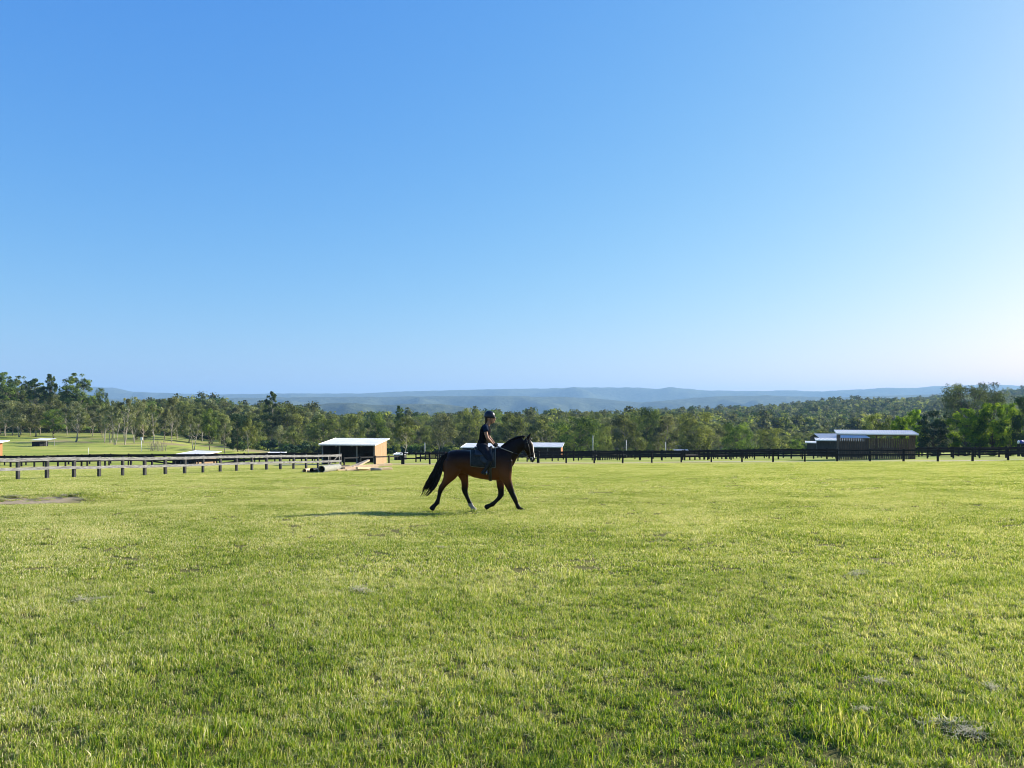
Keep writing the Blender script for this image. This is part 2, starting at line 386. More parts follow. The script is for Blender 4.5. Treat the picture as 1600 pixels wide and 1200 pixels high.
# ------------------------------------------------------------------ grass
def blade_patch(name, size, n, hmin, hmax, wid, seed, lay=0.5, seg2=True):
    rg = np.random.default_rng(seed)
    x = rg.uniform(-size/2, size/2, n); y = rg.uniform(-size/2, size/2, n)
    # tufting: pull some blades towards clump centres
    nc = max(4, int(size*size*90)); cx = rg.uniform(-size/2, size/2, nc); cy = rg.uniform(-size/2, size/2, nc)
    idx = rg.integers(0, nc, n); pull = rg.random(n) < 0.55
    x = np.where(pull, cx[idx]+rg.normal(0, 0.018, n), x); y = np.where(pull, cy[idx]+rg.normal(0, 0.018, n), y)
    h = rg.uniform(hmin, hmax, n)*np.where(pull, 1.15, 0.85)
    az = rg.uniform(0, 2*np.pi, n); ln = rg.uniform(0.1, 1.0, n)**1.4*lay*1.6
    dx, dy = np.cos(az), np.sin(az); fx = rg.uniform(0, 2*np.pi, n); wx, wy = np.cos(fx), np.sin(fx)
    wd = wid*rg.uniform(0.6, 1.3, n)
    b = -0.012
    P0 = np.stack([x-wx*wd/2, y-wy*wd/2, np.full(n, b)], 1); P1 = np.stack([x+wx*wd/2, y+wy*wd/2, np.full(n, b)], 1)
    mx_, my_, mz = x+dx*h*ln*0.35, y+dy*h*ln*0.35, h*0.6*np.cos(ln*0.5)
    P2 = np.stack([mx_+wx*wd*.42, my_+wy*wd*.42, mz], 1); P3 = np.stack([mx_-wx*wd*.42, my_-wy*wd*.42, mz], 1)
    P4 = np.stack([x+dx*h*ln, y+dy*h*ln, np.maximum(h*np.cos(ln*0.9), 0.01)], 1)
    V = np.stack([P0, P1, P2, P3, P4], 1).reshape(-1, 3)
    bi = np.arange(n)*5
    fs = []
    for k in bi: fs.append((k, k+1, k+2, k+3)); fs.append((k+3, k+2, k+4))
    me = bpy.data.meshes.new(name); me.from_pydata(V.tolist(), [], fs); me.update()
    tone = np.repeat(np.clip(rg.normal(0.45, 0.30, n)+np.where(rg.random(n) < 0.20, 0.45, 0), 0, 1), 2)
    at = me.attributes.new('tone', 'FLOAT', 'FACE'); at.data.foreach_set('value', tone.astype(np.float32))
    return me
def grass_material():
    m, nt, N, L, P = newmat('grass_blades')
    at = N.new('ShaderNodeAttribute'); at.attribute_name = 'tone'
    geo = N.new('ShaderNodeNewGeometry')
    def nz(sc, det=3):
        n = N.new('ShaderNodeTexNoise'); n.inputs['Scale'].default_value = sc; n.inputs['Detail'].default_value = det
        L.new(geo.outputs['Position'], n.inputs[0]); return n.outputs['Fac']
    a = N.new('ShaderNodeMath'); a.operation = 'MULTIPLY_ADD'; a.inputs[1].default_value = 0.85; L.new(nz(0.38, 5), a.inputs[0])
    L.new(at.outputs['Fac'], a.inputs[2])
    a2 = N.new('ShaderNodeMath'); a2.operation = 'MULTIPLY_ADD'; a2.inputs[1].default_value = 0.75; L.new(nz(2.4, 4), a2.inputs[0]); L.new(a.outputs[0], a2.inputs[2])
    a3 = N.new('ShaderNodeMath'); a3.operation = 'SUBTRACT'; a3.inputs[1].default_value = 0.78; L.new(a2.outputs[0], a3.inputs[0])
    sp_ = N.new('ShaderNodeSeparateXYZ'); L.new(geo.outputs['Position'], sp_.inputs[0])
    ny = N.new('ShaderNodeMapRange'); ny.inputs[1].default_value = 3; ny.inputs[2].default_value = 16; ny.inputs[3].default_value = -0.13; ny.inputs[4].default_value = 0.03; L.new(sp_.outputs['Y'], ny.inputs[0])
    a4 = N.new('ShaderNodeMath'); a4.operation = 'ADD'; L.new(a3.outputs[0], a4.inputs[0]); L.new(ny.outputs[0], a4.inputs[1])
    r = ramp(N, B_STOPS); L.new(a4.outputs[0], r.inputs[0])
    L.new(r.outputs[0], P.inputs['Base Color']); P.inputs['Roughness'].default_value = 0.5; P.inputs['Specular IOR Level'].default_value = 0.4
    tr = N.new('ShaderNodeBsdfTranslucent'); g = N.new('ShaderNodeMixRGB'); g.blend_type = 'MULTIPLY'; g.inputs[0].default_value = 1
    g.inputs[2].default_value = (1.25, 1.3, 0.6, 1); L.new(r.outputs[0], g.inputs[1]); L.new(g.outputs[0], tr.inputs[0])
    mx = N.new('ShaderNodeMixShader'); mx.inputs[0].default_value = 0.38
    L.new(P.outputs[0], mx.inputs[1]); L.new(tr.outputs[0], mx.inputs[2]); L.new(mx.outputs[0], N['Material Output'].inputs['Surface'])
    return m
B_STOPS = [(0.0, (0.050, 0.105, 0.014)), (0.28, (0.205, 0.315, 0.020)), (0.52, (0.345, 0.395, 0.040)), (0.74, (0.48, 0.435, 0.17)), (1.0, (0.76, 0.69, 0.46))]
M['grass'] = grass_material()

def scatter(name, pts, rots, scls, idxs, meshes, mat, **kw):
    """one object whose vertices carry copies of the given meshes"""
    me = bpy.data.meshes.new(name); me.from_pydata([tuple(p) for p in pts], [], []); me.update()
    a = me.attributes.new('rot', 'FLOAT_VECTOR', 'POINT'); a.data.foreach_set('vector', np.asarray(rots, np.float32).ravel())
    a = me.attributes.new('scl', 'FLOAT_VECTOR', 'POINT'); a.data.foreach_set('vector', np.asarray(scls, np.float32).ravel())
    a = me.attributes.new('idx', 'INT', 'POINT'); a.data.foreach_set('value', np.asarray(idxs, np.int32))
    o = bpy.data.objects.new(name, me); COL.objects.link(o)
    ng = bpy.data.node_groups.new(name+'_scatter', 'GeometryNodeTree')
    ng.interface.new_socket('Geometry', in_out='INPUT', socket_type='NodeSocketGeometry')
    ng.interface.new_socket('Geometry', in_out='OUTPUT', socket_type='NodeSocketGeometry')
    N, L = ng.nodes, ng.links
    gi = N.new('NodeGroupInput'); go = N.new('NodeGroupOutput')
    jn = N.new('GeometryNodeJoinGeometry')
    for k, m_ in enumerate(reversed(meshes)):
        if not m_.materials: m_.materials.append(mat)
        src = bpy.data.objects.new(name+'_piece', m_)
        oi = N.new('GeometryNodeObjectInfo'); oi.inputs['Object'].default_value = src; oi.inputs['As Instance'].default_value = False
        g2i = N.new('GeometryNodeGeometryToInstance'); L.new(oi.outputs['Geometry'], g2i.inputs[0]); L.new(g2i.outputs[0], jn.inputs[0])
    iop = N.new('GeometryNodeInstanceOnPoints'); iop.inputs['Pick Instance'].default_value = True
    def na(nm, ty):
        n = N.new('GeometryNodeInputNamedAttribute'); n.data_type = ty; n.inputs['Name'].default_value = nm; return n.outputs['Attribute']
    e2r = N.new('FunctionNodeEulerToRotation'); L.new(na('rot', 'FLOAT_VECTOR'), e2r.inputs[0]); L.new(e2r.outputs[0], iop.inputs['Rotation'])
    L.new(na('scl', 'FLOAT_VECTOR'), iop.inputs['Scale']); L.new(na('idx', 'INT'), iop.inputs['Instance Index'])
    L.new(gi.outputs[0], iop.inputs['Points']); L.new(jn.outputs[0], iop.inputs['Instance']); L.new(iop.outputs[0], go.inputs[0])
    md = o.modifiers.new('scatter', 'NODES'); md.node_group = ng
    o['kind'] = 'stuff'
    for k_, v_ in kw.items(): o[k_] = v_
    return o

def slope_rot(x, y, rz):
    e = 0.3; nx = -(T(x+e, y)-T(x-e, y))/(2*e); ny = -(T(x, y+e)-T(x, y-e))/(2*e)
    q = Vector((0, 0, 1)).rotation_difference(Vector((nx, ny, 1)).normalized()) @ Quaternion((0, 0, 1), rz)
    return tuple(q.to_euler())

def build_grass():
    rg = np.random.default_rng(5)
    pm = [blade_patch('near', 0.55, 2300, 0.018, 0.056, 0.0043, 10+i, lay=0.95) for i in range(5)] + \
         [blade_patch('mid', 0.8, 2100, 0.018, 0.050, 0.0074, 30+i, lay=0.7) for i in range(5)] + \
         [blade_patch('far', 1.6, 2400, 0.018, 0.042, 0.017, 50+i) for i in range(4)] + \
         [blade_patch('tall', 0.30, 200, 0.045, 0.10, 0.006, 70+i, lay=0.6) for i in range(3)]
    P_, R_, S_, I_ = [], [], [], []
    def zone(y0, y1, step, ids, margin):
        y = y0
        while y < y1:
            hw = y*0.70+margin; x = -hw
            while x < hw:
                px, py = x+rg.uniform(-.3, .3)*step, y+rg.uniform(-.3, .3)*step
                dens = mnoise.noise(Vector((px*0.5, py*0.5, 3.3)))
                if not (px < -13.6 and 23.3 < py < 25.3):
                    s = 1.0 + 0.35*mnoise.noise(Vector((px*0.23, py*0.23, 8)))
                    P_.append((px, py, T(px, py))); R_.append(slope_rot(px, py, rg.uniform(0, 6.28)))
                    S_.append((1, 1, max(0.5, s))); I_.append(int(rg.choice(ids)))
                x += step
            y += step
    zone(2.4, 9.5, 0.42, [0, 1, 2, 3, 4], 1.2)
    zone(9.5, 26, 0.66, [5, 6, 7, 8, 9], 1.5)
    zone(26, 74, 1.35, [10, 11, 12, 13], 2.0)
    for _ in range(900):
        y = rg.uniform(18, 66); x = rg.uniform(-1, 1)*(y*0.7); s = rg.uniform(0.6, 1.3)
        if mnoise.noise(Vector((x*0.15, y*0.15, 5.0))) < 0: continue
        P_.append((x, y, T(x, y))); R_.append((0, 0, rg.uniform(0, 6.28))); S_.append((s*1.3, s*1.3, s*0.6)); I_.append(int(rg.integers(14, 17)))
    # taller scattered tufts, thicker near the foot of the picture
    for _ in range(1300):
        y = 2.6+rg.random()**1.6*26; x = rg.uniform(-1, 1)*(y*0.7+1)
        if mnoise.noise(Vector((x*0.8, y*0.8, 1.0))) < -0.05: continue
        s = rg.uniform(0.55, 1.1)
        P_.append((x, y, T(x, y))); R_.append((0, 0, rg.uniform(0, 6.28))); S_.append((s, s, s*rg.uniform(0.6, 1.0))); I_.append(int(rg.integers(14, 17)))
    for _ in range(70):
        x = rg.uniform(-18.5, -12.9); y = rg.uniform(23.5, 25.1); s = rg.uniform(0.4, 0.9)
        P_.append((x, y, T(x, y))); R_.append((0, 0, rg.uniform(0, 6.28))); S_.append((s, s, s*.6)); I_.append(int(rg.integers(14, 17)))
    for _ in range(150):
        x = rg.uniform(-18.5, -12.9); y = 25.15+abs(rg.normal(0, 0.25)); s = rg.uniform(0.6, 1.4)
        P_.append((x, y, T(x, y))); R_.append((0, 0, rg.uniform(0, 6.28))); S_.append((s, s, s)); I_.append(int(rg.integers(14, 17)))
    scatter('grass', P_, R_, S_, I_, pm, M['grass'], label='short mown yellow green grass covering the whole paddock', category='grass')
build_grass()

# dead straw clumps left by the mower
def straw_mesh(name, seed, L_=0.26, Wd=0.10, H=0.022, n=150):
    rg = np.random.default_rng(seed); mb = MB()
    for _ in range(n):
        x = rg.normal(0, L_*0.45); y = rg.normal(0, Wd*0.45); z = abs(rg.normal(0, 1))*H*max(0, 1-(x/L_)**2*0.5)
        a = rg.normal(0.2, 0.9); l = rg.uniform(0.04, 0.12); dz = rg.normal(0, 0.008); c, s = math.cos(a)*l/2, math.sin(a)*l/2
        wv = Vector((-s, c, 0)).normalized()*0.0022
        p = Vector((x, y, z)); d = Vector((c, s, dz))
        mb.add([p-d-wv, p-d+wv, p+d+wv, p+d-wv], [(0, 1, 2, 3)])
    return mb.mesh(name)
M['straw'] = texmat('dead_straw', (0.26, 0.24, 0.13), (0.50, 0.46, 0.29), 30, 0.8, 0.0)
_st = [straw_mesh('straw', 90+i) for i in range(3)]
rg = np.random.default_rng(77)
sp = []
for px, row, s in [(128, 942, 0.9), (158, 939, 0.6), (1372, 1078, 0.45), (1495, 1148, 0.7), (1520, 1160, 0.6), (1350, 1122, 0.35), (1340, 905, 0.8), (1550, 1088, 0.4), (690, 860, 0.6)]:
    y = 1860/(row-702.4+0.01*(px-800)); sp.append(((px-800)/1200*y, y, s))
for _ in range(6):
    y = 4+rg.random()**1.2*50; sp.append((rg.uniform(-1, 1)*(y*0.7), y, rg.uniform(0.35, 1.1)))
for _ in range(26):
    y = rg.uniform(23.6, 25.3); sp.append((rg.uniform(-18.5, -13.4), y, rg.uniform(0.7, 1.5)))
scatter('cut_straw', [(a, b, T(a, b)+0.025) for a, b, c in sp], [(0.0, 0.0, rg.normal(0, 0.5)) for _ in sp], [(c, c, c) for a, b, c in sp], rg.integers(0, 3, len(sp)), _st, M['straw'],
        label='grey dead straw clumps lying on the mown grass', category='straw')

# ------------------------------------------------------------------ trees
def leaf_quads(centres, radii, n, size, rg, flat=0.7, up=0.35, tone_up=True):
    """leaf sized faces spread through ellipsoid clumps"""
    centres = np.array(centres); radii = np.array(radii); k = len(centres)
    wgt = radii**2; wgt = wgt/wgt.sum(); ci = rg.choice(k, n, p=wgt)
    d = rg.normal(size=(n, 3)); d[:, 2] += up*0.8; d /= np.linalg.norm(d, axis=1)[:, None]
    v1 = rg.normal(0, 0.17, (k, 3)); v2 = rg.normal(0, 1, (k, 3)); v2 /= np.linalg.norm(v2, axis=1)[:, None]
    r = radii[ci]*(0.3+0.7*rg.random(n)**0.5)*rg.uniform(0.75, 1.25, n)*np.clip(0.93+(d*v1[ci]).sum(1)+0.25*(d*v2[ci]).sum(1)**2, 0.5, 1.5)
    p = centres[ci]+d*np.stack([r, r, r*flat], 1)
    nrm = d+np.array([0, 0, 0.25])+rg.normal(0, 0.42, (n, 3)); nrm /= np.linalg.norm(nrm, axis=1)[:, None]
    a = np.cross(nrm, rg.normal(size=(n, 3))); a /= np.linalg.norm(a, axis=1)[:, None]; b = np.cross(nrm, a)
    s = size*rg.uniform(0.55, 1.35, n)[:, None]; e = rg.uniform(0.45, 0.8, n)[:, None]
    V = np.stack([p-a*s*0.5, p+b*s*e*0.5, p+a*s*0.5, p-b*s*e*0.5], 1)
    ct = rg.uniform(0.1, 0.85, k)
    tone = np.clip(ct[ci]+rg.normal(0, 0.16, n), 0, 1)
    return V.reshape(-1, 3), tone
def leaf_mesh(name, V, tone, mat):
    n = len(tone); me = bpy.data.meshes.new(name)
    me.vertices.add(n*4); me.vertices.foreach_set('co', V.astype(np.float32).ravel())
    me.loops.add(n*4); me.loops.foreach_set('vertex_index', np.arange(n*4, dtype=np.int32))
    me.polygons.add(n); me.polygons.foreach_set('loop_start', np.arange(0, n*4, 4, dtype=np.int32))
    me.update(calc_edges=True)
    at = me.attributes.new('tone', 'FLOAT', 'FACE'); at.data.foreach_set('value', tone.astype(np.float32))
    me.materials.append(mat); me.validate()
    return me
VAR = {}
def make_variant(key, seed, H, Wd, leafmat_, barkmat, bole=0.35, nclump=22, cr=0.13, nleaf=2600, lsize=0.42, style='gum', stems=1, r0=0.22, flat=0.7):
    rg = np.random.default_rng(seed); rnd = random.Random(seed); tb = MB(); C_, R_ = [], []
    # clump centres
    for i in range(nclump):
        for _try in range(60):
            a = rg.uniform(0, 2*np.pi)
            if style == 'gum':
                h = rg.uniform(bole+0.08, 0.95); prof = math.sin(min(1, (h-bole+0.08)/(1.0-bole))*math.pi*0.86+0.22)**0.7
                rr = prof*(0.25+0.75*rg.random()**0.6)
            elif style == 'round':
                h = rg.uniform(bole, 0.93); t = (h-bole)/(1-bole); prof = math.sqrt(max(0.02, 1-(2*t-0.85)**2/1.35)); rr = prof*(0.5+0.5*rg.random())
            elif style == 'cone':
                h = rg.uniform(bole, 0.97); t = (h-bole)/(1-bole); rr = (1-t)**0.8*(0.45+0.55*rg.random())
            elif style == 'umbrella':
                h = rg.uniform(bole+0.05, 0.94); t = (h-bole)/(1-bole); prof = (0.45+0.55*math.sin(min(1, t*1.15)*math.pi*0.8)); rr = prof*(0.35+0.65*rg.random())
            c = np.array([math.cos(a)*rr*Wd/2*0.85, math.sin(a)*rr*Wd/2*0.85, h*H])
            if all(np.linalg.norm((c-q)*np.array([1, 1, 1.2])) > Wd*cr*0.85 for q in C_): break
        C_.append(c); R_.append(Wd*cr*rg.uniform(0.75, 1.3)*(0.75 if h > 0.86 else 1))
    # trunk(s) and limbs
    for s_ in range(stems):
        off = np.array([rg.normal(0, 0.05*H), rg.normal(0, 0.05*H), 0])*(1 if stems > 1 else 0.3)
        lean = np.array([rg.normal(0, .05*H), rg.normal(0, .05*H), 0])*(2 if stems > 1 else 1)
        th = H*(0.78 if style != 'umbrella' else 0.6); npt = 7
        pts = [np.array([0, 0, -0.4]) + off*0.2]
        for k in range(1, npt):
            f = k/(npt-1); pts.append(off*0.2+off*f+lean*f+np.array([rg.normal(0, .012*H), rg.normal(0, .012*H), f*th]))
        rad = [r0*(1-0.75*(k/(npt-1)))/(stems**0.4) for k in range(npt)]; rad[0] *= 1.3
        tb.tube([Vector(p) for p in pts], rad, 7)
        for i, (c, r) in enumerate(zip(C_, R_)):
            if i % stems != s_: continue
            hz = min(max(c[2]-H*rg.uniform(0.10, 0.28)-0.25*math.hypot(c[0], c[1]), bole*H*0.75), th*0.95)
            f = hz/th*(npt-1); k = min(int(f), npt-2); st = pts[k]*(1-(f-k))+pts[k+1]*(f-k)
            mid = st*0.45+c*0.55+np.array([rg.normal(0, .03*H), rg.normal(0, .03*H), -0.02*H])
            rb = r0*0.34*(1-hz/H)*1.6/(stems**0.3)
            tb.tube([Vector(st), Vector(mid), Vector(c)], [rb, rb*0.65, rb*0.25], 5)
            for _ in range(2):
                e = c+rg.normal(0, 1, 3)*r*0.7
                tb.tube([Vector(mid*0.3+c*0.7), Vector(e)], [rb*0.35, rb*0.12], 4)
    V, tone = leaf_quads(C_, R_, int(nleaf*1.7), lsize, rg, flat=flat)
    # stray sprays so the outline is uneven
    Cs = [c+rg.normal(0, 1, 3)*r*0.95 for c, r in zip(C_, R_)]
    V2, t2 = leaf_quads(Cs, [r*0.42 for r in R_], int(nleaf*0.14), lsize*0.9, rg, flat=1)
    V = np.concatenate([V, V2]); tone = np.concatenate([tone, t2])
    zt = np.percentile(V[:, 2], 99.2); V[:, 2] *= H/zt
    keep = (V[:, 2].reshape(-1, 4).max(1) < H*1.02); V = V.reshape(-1, 4, 3)[keep].reshape(-1, 3); tone = tone[keep]
    crown = leaf_mesh('crown', V, tone, leafmat_)
    trunk = tb.mesh('trunk'); trunk.materials.append(barkmat); trunk.polygons.foreach_set('use_smooth', [True]*len(trunk.polygons))
    VAR[key] = (H, Wd, trunk, crown)
mk = make_variant
mk('g1', 1, 14, 11, M['gum'], M['bark'], bole=0.22, cr=0.145, nleaf=3000); mk('g2', 2, 14, 10, M['gum'], M['palebark'], nclump=26, cr=0.14, bole=0.25, nleaf=3000)
mk('g3', 3, 14, 12, M['gumgrey'], M['palebark'], stems=2, bole=0.25, cr=0.14, nleaf=2900); mk('g4', 4, 14, 12, M['gum'], M['bark'], nclump=30, cr=0.13, nleaf=3600, bole=0.2)
mk('g5', 5, 14, 9, M['gumgrey'], M['bark'], nclump=20, cr=0.15, bole=0.25); mk('g6', 6, 14, 11, M['green'], M['darkbark'], nclump=26, cr=0.14, bole=0.2, nleaf=3200)
mk('g7', 7, 14, 12, M['gumgrey'], M['palebark'], stems=3, nclump=24, cr=0.115, bole=0.28)
mk('open1', 8, 14, 11, M['gumgrey'], M['palebark'], nclump=20, cr=0.10, nleaf=1700, bole=0.38, stems=2, r0=0.28)
mk('open2', 9, 14, 9, M['gumgrey'], M['palebark'], nclump=16, cr=0.10, nleaf=1000, bole=0.30, stems=3, r0=0.24)
mk('r1', 10, 14, 15, M['green'], M['darkbark'], style='round', bole=0.14, nclump=40, cr=0.12, nleaf=5200)
mk('r2', 11, 14, 14, M['gum'], M['darkbark'], style='round', bole=0.12, nclump=36, cr=0.12, nleaf=4800)
mk('r3', 12, 14, 13, M['dark'], M['darkbark'], style='round', bole=0.10, nclump=34, cr=0.13, nleaf=4800)
mk('tall1', 13, 22, 13, M['green'], M['bark'], bole=0.38, nclump=48, cr=0.10, nleaf=5200, lsize=0.5, r0=0.32)
mk('tall2', 14, 22, 14, M['green'], M['bark'], bole=0.32, nclump=60, cr=0.095, nleaf=6200, lsize=0.5, r0=0.32)
mk('tall3', 15, 22, 10, M['green'], M['palebark'], bole=0.42, nclump=34, cr=0.105, nleaf=3600, lsize=0.5, r0=0.3)
mk('b1', 16, 8, 7, M['bright'], M['darkbark'], style='round', bole=0.06, nclump=60, cr=0.105, nleaf=8500, lsize=0.24, r0=0.13)
mk('b2', 17, 8, 6, M['bright'], M['darkbark'], style='round', bole=0.05, nclump=56, cr=0.115, nleaf=8500, lsize=0.24, r0=0.13)
mk('c1', 18, 9, 7, M['dark'], M['darkbark'], style='round', bole=0.03, nclump=60, cr=0.115, nleaf=6500, lsize=0.26, r0=0.15)
mk('u1', 19, 20, 22, M['olive'], M['darkbark'], style='umbrella', bole=0.28, nclump=64, cr=0.10, nleaf=9500, lsize=0.42, r0=0.5, flat=0.75)
mk('u2', 20, 10, 12, M['gum'], M['bark'], style='umbrella', bole=0.30, nclump=26, cr=0.10, nleaf=3600, lsize=0.34, r0=0.25)
_tr = random.Random(4)
def tree(name, px, d, H, Wd, key, label, group=None, dz=0.0):
    h0, w0, tm, cm = VAR[key]; p = W(px, d, dz)
    t = empty(name, p, _tr.uniform(0, 6.28)); t.scale = (Wd/w0, Wd/w0, H/h0)
    tag(t, label, 'tree', group)
    a = bpy.data.objects.new('trunk', tm); COL.objects.link(a); a.parent = t
    b = bpy.data.objects.new('crown', cm); COL.objects.link(b); b.parent = t
    return t
def htop(px, d, toprow):   # height so that the crown tops out at the row seen in the photograph
    return -(toprow-640)*d/1200.0 - W(px, d).z
def tree_top(name, px, d, toprow, wpx, key, label, group=None):
    return tree(name, px, d, max(2.5, htop(px, d, toprow)*1.02), wpx*d/1200.0, key, label, group)

# tall gums at the far left
for px, top, wpx, d, key, lab in [
    (2, 584, 52, 300, 'tall1', 'tallest dark green gum at the left edge of the view'),
    (32, 590, 40, 310, 'tall2', 'tall dark gum second from the left edge, behind the small dark shelter'),
    (55, 594, 36, 300, 'tall3', 'tall dark gum right of the two at the left edge'),
    (80, 587, 24, 300, 'tall3', 'slender tall gum with a wispy separate top, left of the broadest tall gum'),
    (120, 586, 56, 300, 'tall2', 'broadest tall dark gum, rising above the lone forked tree'),
    (158, 608, 26, 310, 'g6', 'small pointed dark tree at the right end of the tall gums')]:
    tree_top('gum_tree', px, d, top, wpx, key, lab, 'tall dark gums at the far left')
# paddock trees at the left, trunks visible
for px, d, top, wpx, key, lab in [
    (118, 198, 636, 46, 'open1', 'lone pale forked gum standing on the open slope right of the dark shelter'),
    (8, 232, 630, 46, 'g7', 'olive gum nearest the left edge in the front row on the hill'),
    (30, 225, 629, 44, 'g3', 'olive gum with thin pale stems left of the dark shelter'),
    (56, 228, 632, 40, 'g5', 'grey green gum just behind the dark shelter'),
    (84, 262, 622, 34, 'g4', 'olive gum in shade left of the lone forked gum'),
    (163, 196, 636, 30, 'open2', 'thin grey stemmed gum first in the clump right of the lone forked tree'),
    (172, 200, 630, 30, 'open1', 'thin dark trunked gum second in the clump on the slope'),
    (178.5, 186, 628, 34, 'open1', 'bare boled gum standing lowest on the slope in the trunk clump'),
    (195, 188, 624, 36, 'open2', 'gum with straight single bole at the middle of the trunk clump'),
    (210, 198, 622, 34, 'g3', 'olive gum at the right side of the trunk clump near the white post'),
    (224, 205, 626, 28, 'g5', 'narrow gum directly above the white post'),
    (241, 178, 634, 34, 'open2', 'pale twisted many stemmed gum in scrub right of the white post'),
    (268, 215, 622, 34, 'g7', 'gum over the sunny strip of grass left of the pale thick trunk'),
    (302, 168, 652, 32, 'open1', 'short thick pale trunked gum just above the low white shed roof'),
    (328, 185, 640, 30, 'g6', 'dark green gum right of the thick pale trunk'),
    (351, 166, 650, 26, 'g5', 'slender gum with one straight dark bole right of the low white roof'),
    (372, 178, 648, 36, 'r3', 'low dense dark tree left of the pale thin pole trunk'),
    (388, 172, 655, 30, 'g2', 'small gum with a thin white bole above the grey rail fence')]:
    tree_top('gum_tree', px, d, top, wpx, key, lab, 'paddock gums on the left slope')
# distinct crowns along the main tree line
for px, d, top, wpx, key, lab in [
    (425, 300, 614, 26, 'tall3', 'tallest gum of the main tree line, poking above the hills left of the shed'),
    (448, 265, 633, 52, 'g4', 'broad olive gum below and right of the tallest one in the line'),
    (505, 225, 650, 56, 'g4', 'wide olive gum above the left end of the open shed'),
    (548, 215, 648, 50, 'g1', 'olive gum directly above the middle of the open shed'),
    (588, 230, 645, 44, 'g6', 'dark green gum above the right end of the open shed'),
    (634, 190, 652, 44, 'g2', 'full crowned gum between the open shed and the thin pale pole'),
    (622, 150, 694, 16, 'u2', 'small rounded bush like tree just right of the open shed'),
    (625, 280, 636, 20, 'tall3', 'small pointed crown poking up above the tree line left of the horse tail'),
    (690, 220, 648, 52, 'g3', 'grey olive gum above the tail of the horse'),
    (735, 245, 640, 48, 'r2', 'yellow green topped tree just left of the rider'),
    (800, 230, 648, 50, 'g4', 'olive tree above the neck of the horse'),
    (845, 240, 650, 44, 'g2', 'gum just right of the head of the horse'),
    (905, 205, 653, 86, 'r1', 'very broad round green tree right of the head of the horse'),
    (945, 195, 668, 30, 'r2', 'low yellow green tree at the right foot of the broad round tree'),
    (975, 235, 650, 50, 'g1', 'olive gum right of the broad round tree'),
    (1010, 260, 638, 60, 'r1', 'tall bushy green tree at the highest point of the middle tree line'),
    (1040, 215, 652, 50, 'g5', 'grey brown gum left of the large yellow green gum'),
    (1088, 210, 646, 72, 'r2', 'large yellow green rounded gum in front of the far wooded slope'),
    (1152, 195, 661, 58, 'r1', 'rounded dark green tree right of the large yellow green gum'),
    (1203, 200, 670, 50, 'r2', 'rounded olive tree last in the row before the small sheds'),
    (1244, 185, 686, 22, 'r1', 'little round green tree left of the small sheds'),
    (1283, 205, 672, 40, 'g1', 'olive gum behind the roofs of the small sheds'),
    (1368, 150, 647, 58, 'u2', 'spreading olive tree behind the large board shed roof')]:
    tree_top('gum_tree' if key[0] != 'r' else 'bushy_tree', px, d, top, wpx, key, lab)
# bulk of the woodland, trees that nothing tells apart
secs = [(-60, 130, 'olive gum packed in the wood on the hill at the far left'),
        (130, 240, 'olive gum in the wood behind the trunk clump on the left slope'),
        (240, 420, 'gum in the dense wood above the low white shed roof'),
        (420, 620, 'gum in the dense wood behind the open shed'),
        (620, 860, 'gum in the dense wood behind the horse and rider'),
        (860, 1060, 'gum in the dense wood behind the fences right of the horse'),
        (1060, 1250, 'gum in the wood at the foot of the far slope'),
        (1250, 1680, 'gum in the valley beyond the large board shed')]
def toprow(px): return float(np.interp(px, [-60, 0, 130, 165, 200, 230, 280, 330, 360, 400, 450, 490, 530, 580, 640, 700, 760, 850, 950, 1010, 1060, 1120, 1200, 1260, 1400, 1700],
                                        [611, 611, 615, 631, 631, 626, 619, 624, 630, 630, 633, 639, 647, 648, 647, 646, 643, 643, 645, 641, 648, 658, 670, 674, 666, 662]))
rnd = random.Random(21); keys = ['g1', 'g2', 'g3', 'g4', 'g5', 'g6', 'g7', 'g4', 'r2', 'g1']
for a, b, lab in secs:
    for row_i, (d, step, k) in enumerate([(235, 27, 0.60), (275, 24, 0.78), (330, 20, 0.92), (400, 17, 1.0)]):
        if row_i == 0 and a >= 1060: continue
        if row_i == 0 and b <= 420: d, step, k = 232, 17, 0.66
        px = a+rnd.uniform(0, step)
        while px < b:
            dd = d*rnd.uniform(0.94, 1.07); t0 = toprow(px)+rnd.uniform(-2.5, 5)
            base = 640-W(px, dd).z*1200/dd
            H = (base-(base*(1-k)+t0*k))*dd/1200
            H = min(max(H, 6), 23)*rnd.uniform(0.95, 1.03)
            tree('gum_tree', px, dd, H, H*rnd.uniform(0.72, 0.95), rnd.choice(keys), lab, lab.replace('gum', 'gums', 1).replace('olive gums', 'olive gums'))
            px += step*rnd.uniform(0.75, 1.3)
tb = random.Random(8); bs = empty('bare_shrub', W(246, 152)); tag(bs, 'leafless twiggy shrub in front of the pale twisted gum right of the white post', 'shrub')
mb = MB()
for k in range(46):
    a = tb.uniform(0, 6.28); l = tb.uniform(1.2, 2.9); x, y = tb.uniform(-1.5, 1.5), tb.uniform(-.8, .8); dx_, dy_ = math.cos(a)*l*.3, math.sin(a)*l*.3
    mb.tube([(x, y, -.2), (x+dx_*.4, y+dy_*.4, l*.5), (x+dx_, y+dy_, l)], [.03, .018, .006], 4)
    for q in range(3): f = tb.uniform(.4, .9); mb.tube([(x+dx_*f, y+dy_*f, l*f), (x+dx_*f+tb.uniform(-.4, .4), y+dy_*f+tb.uniform(-.4, .4), l*f+tb.uniform(.2, .6))], [.012, .004], 4)
mb.build('branches', M['bark'], bs)
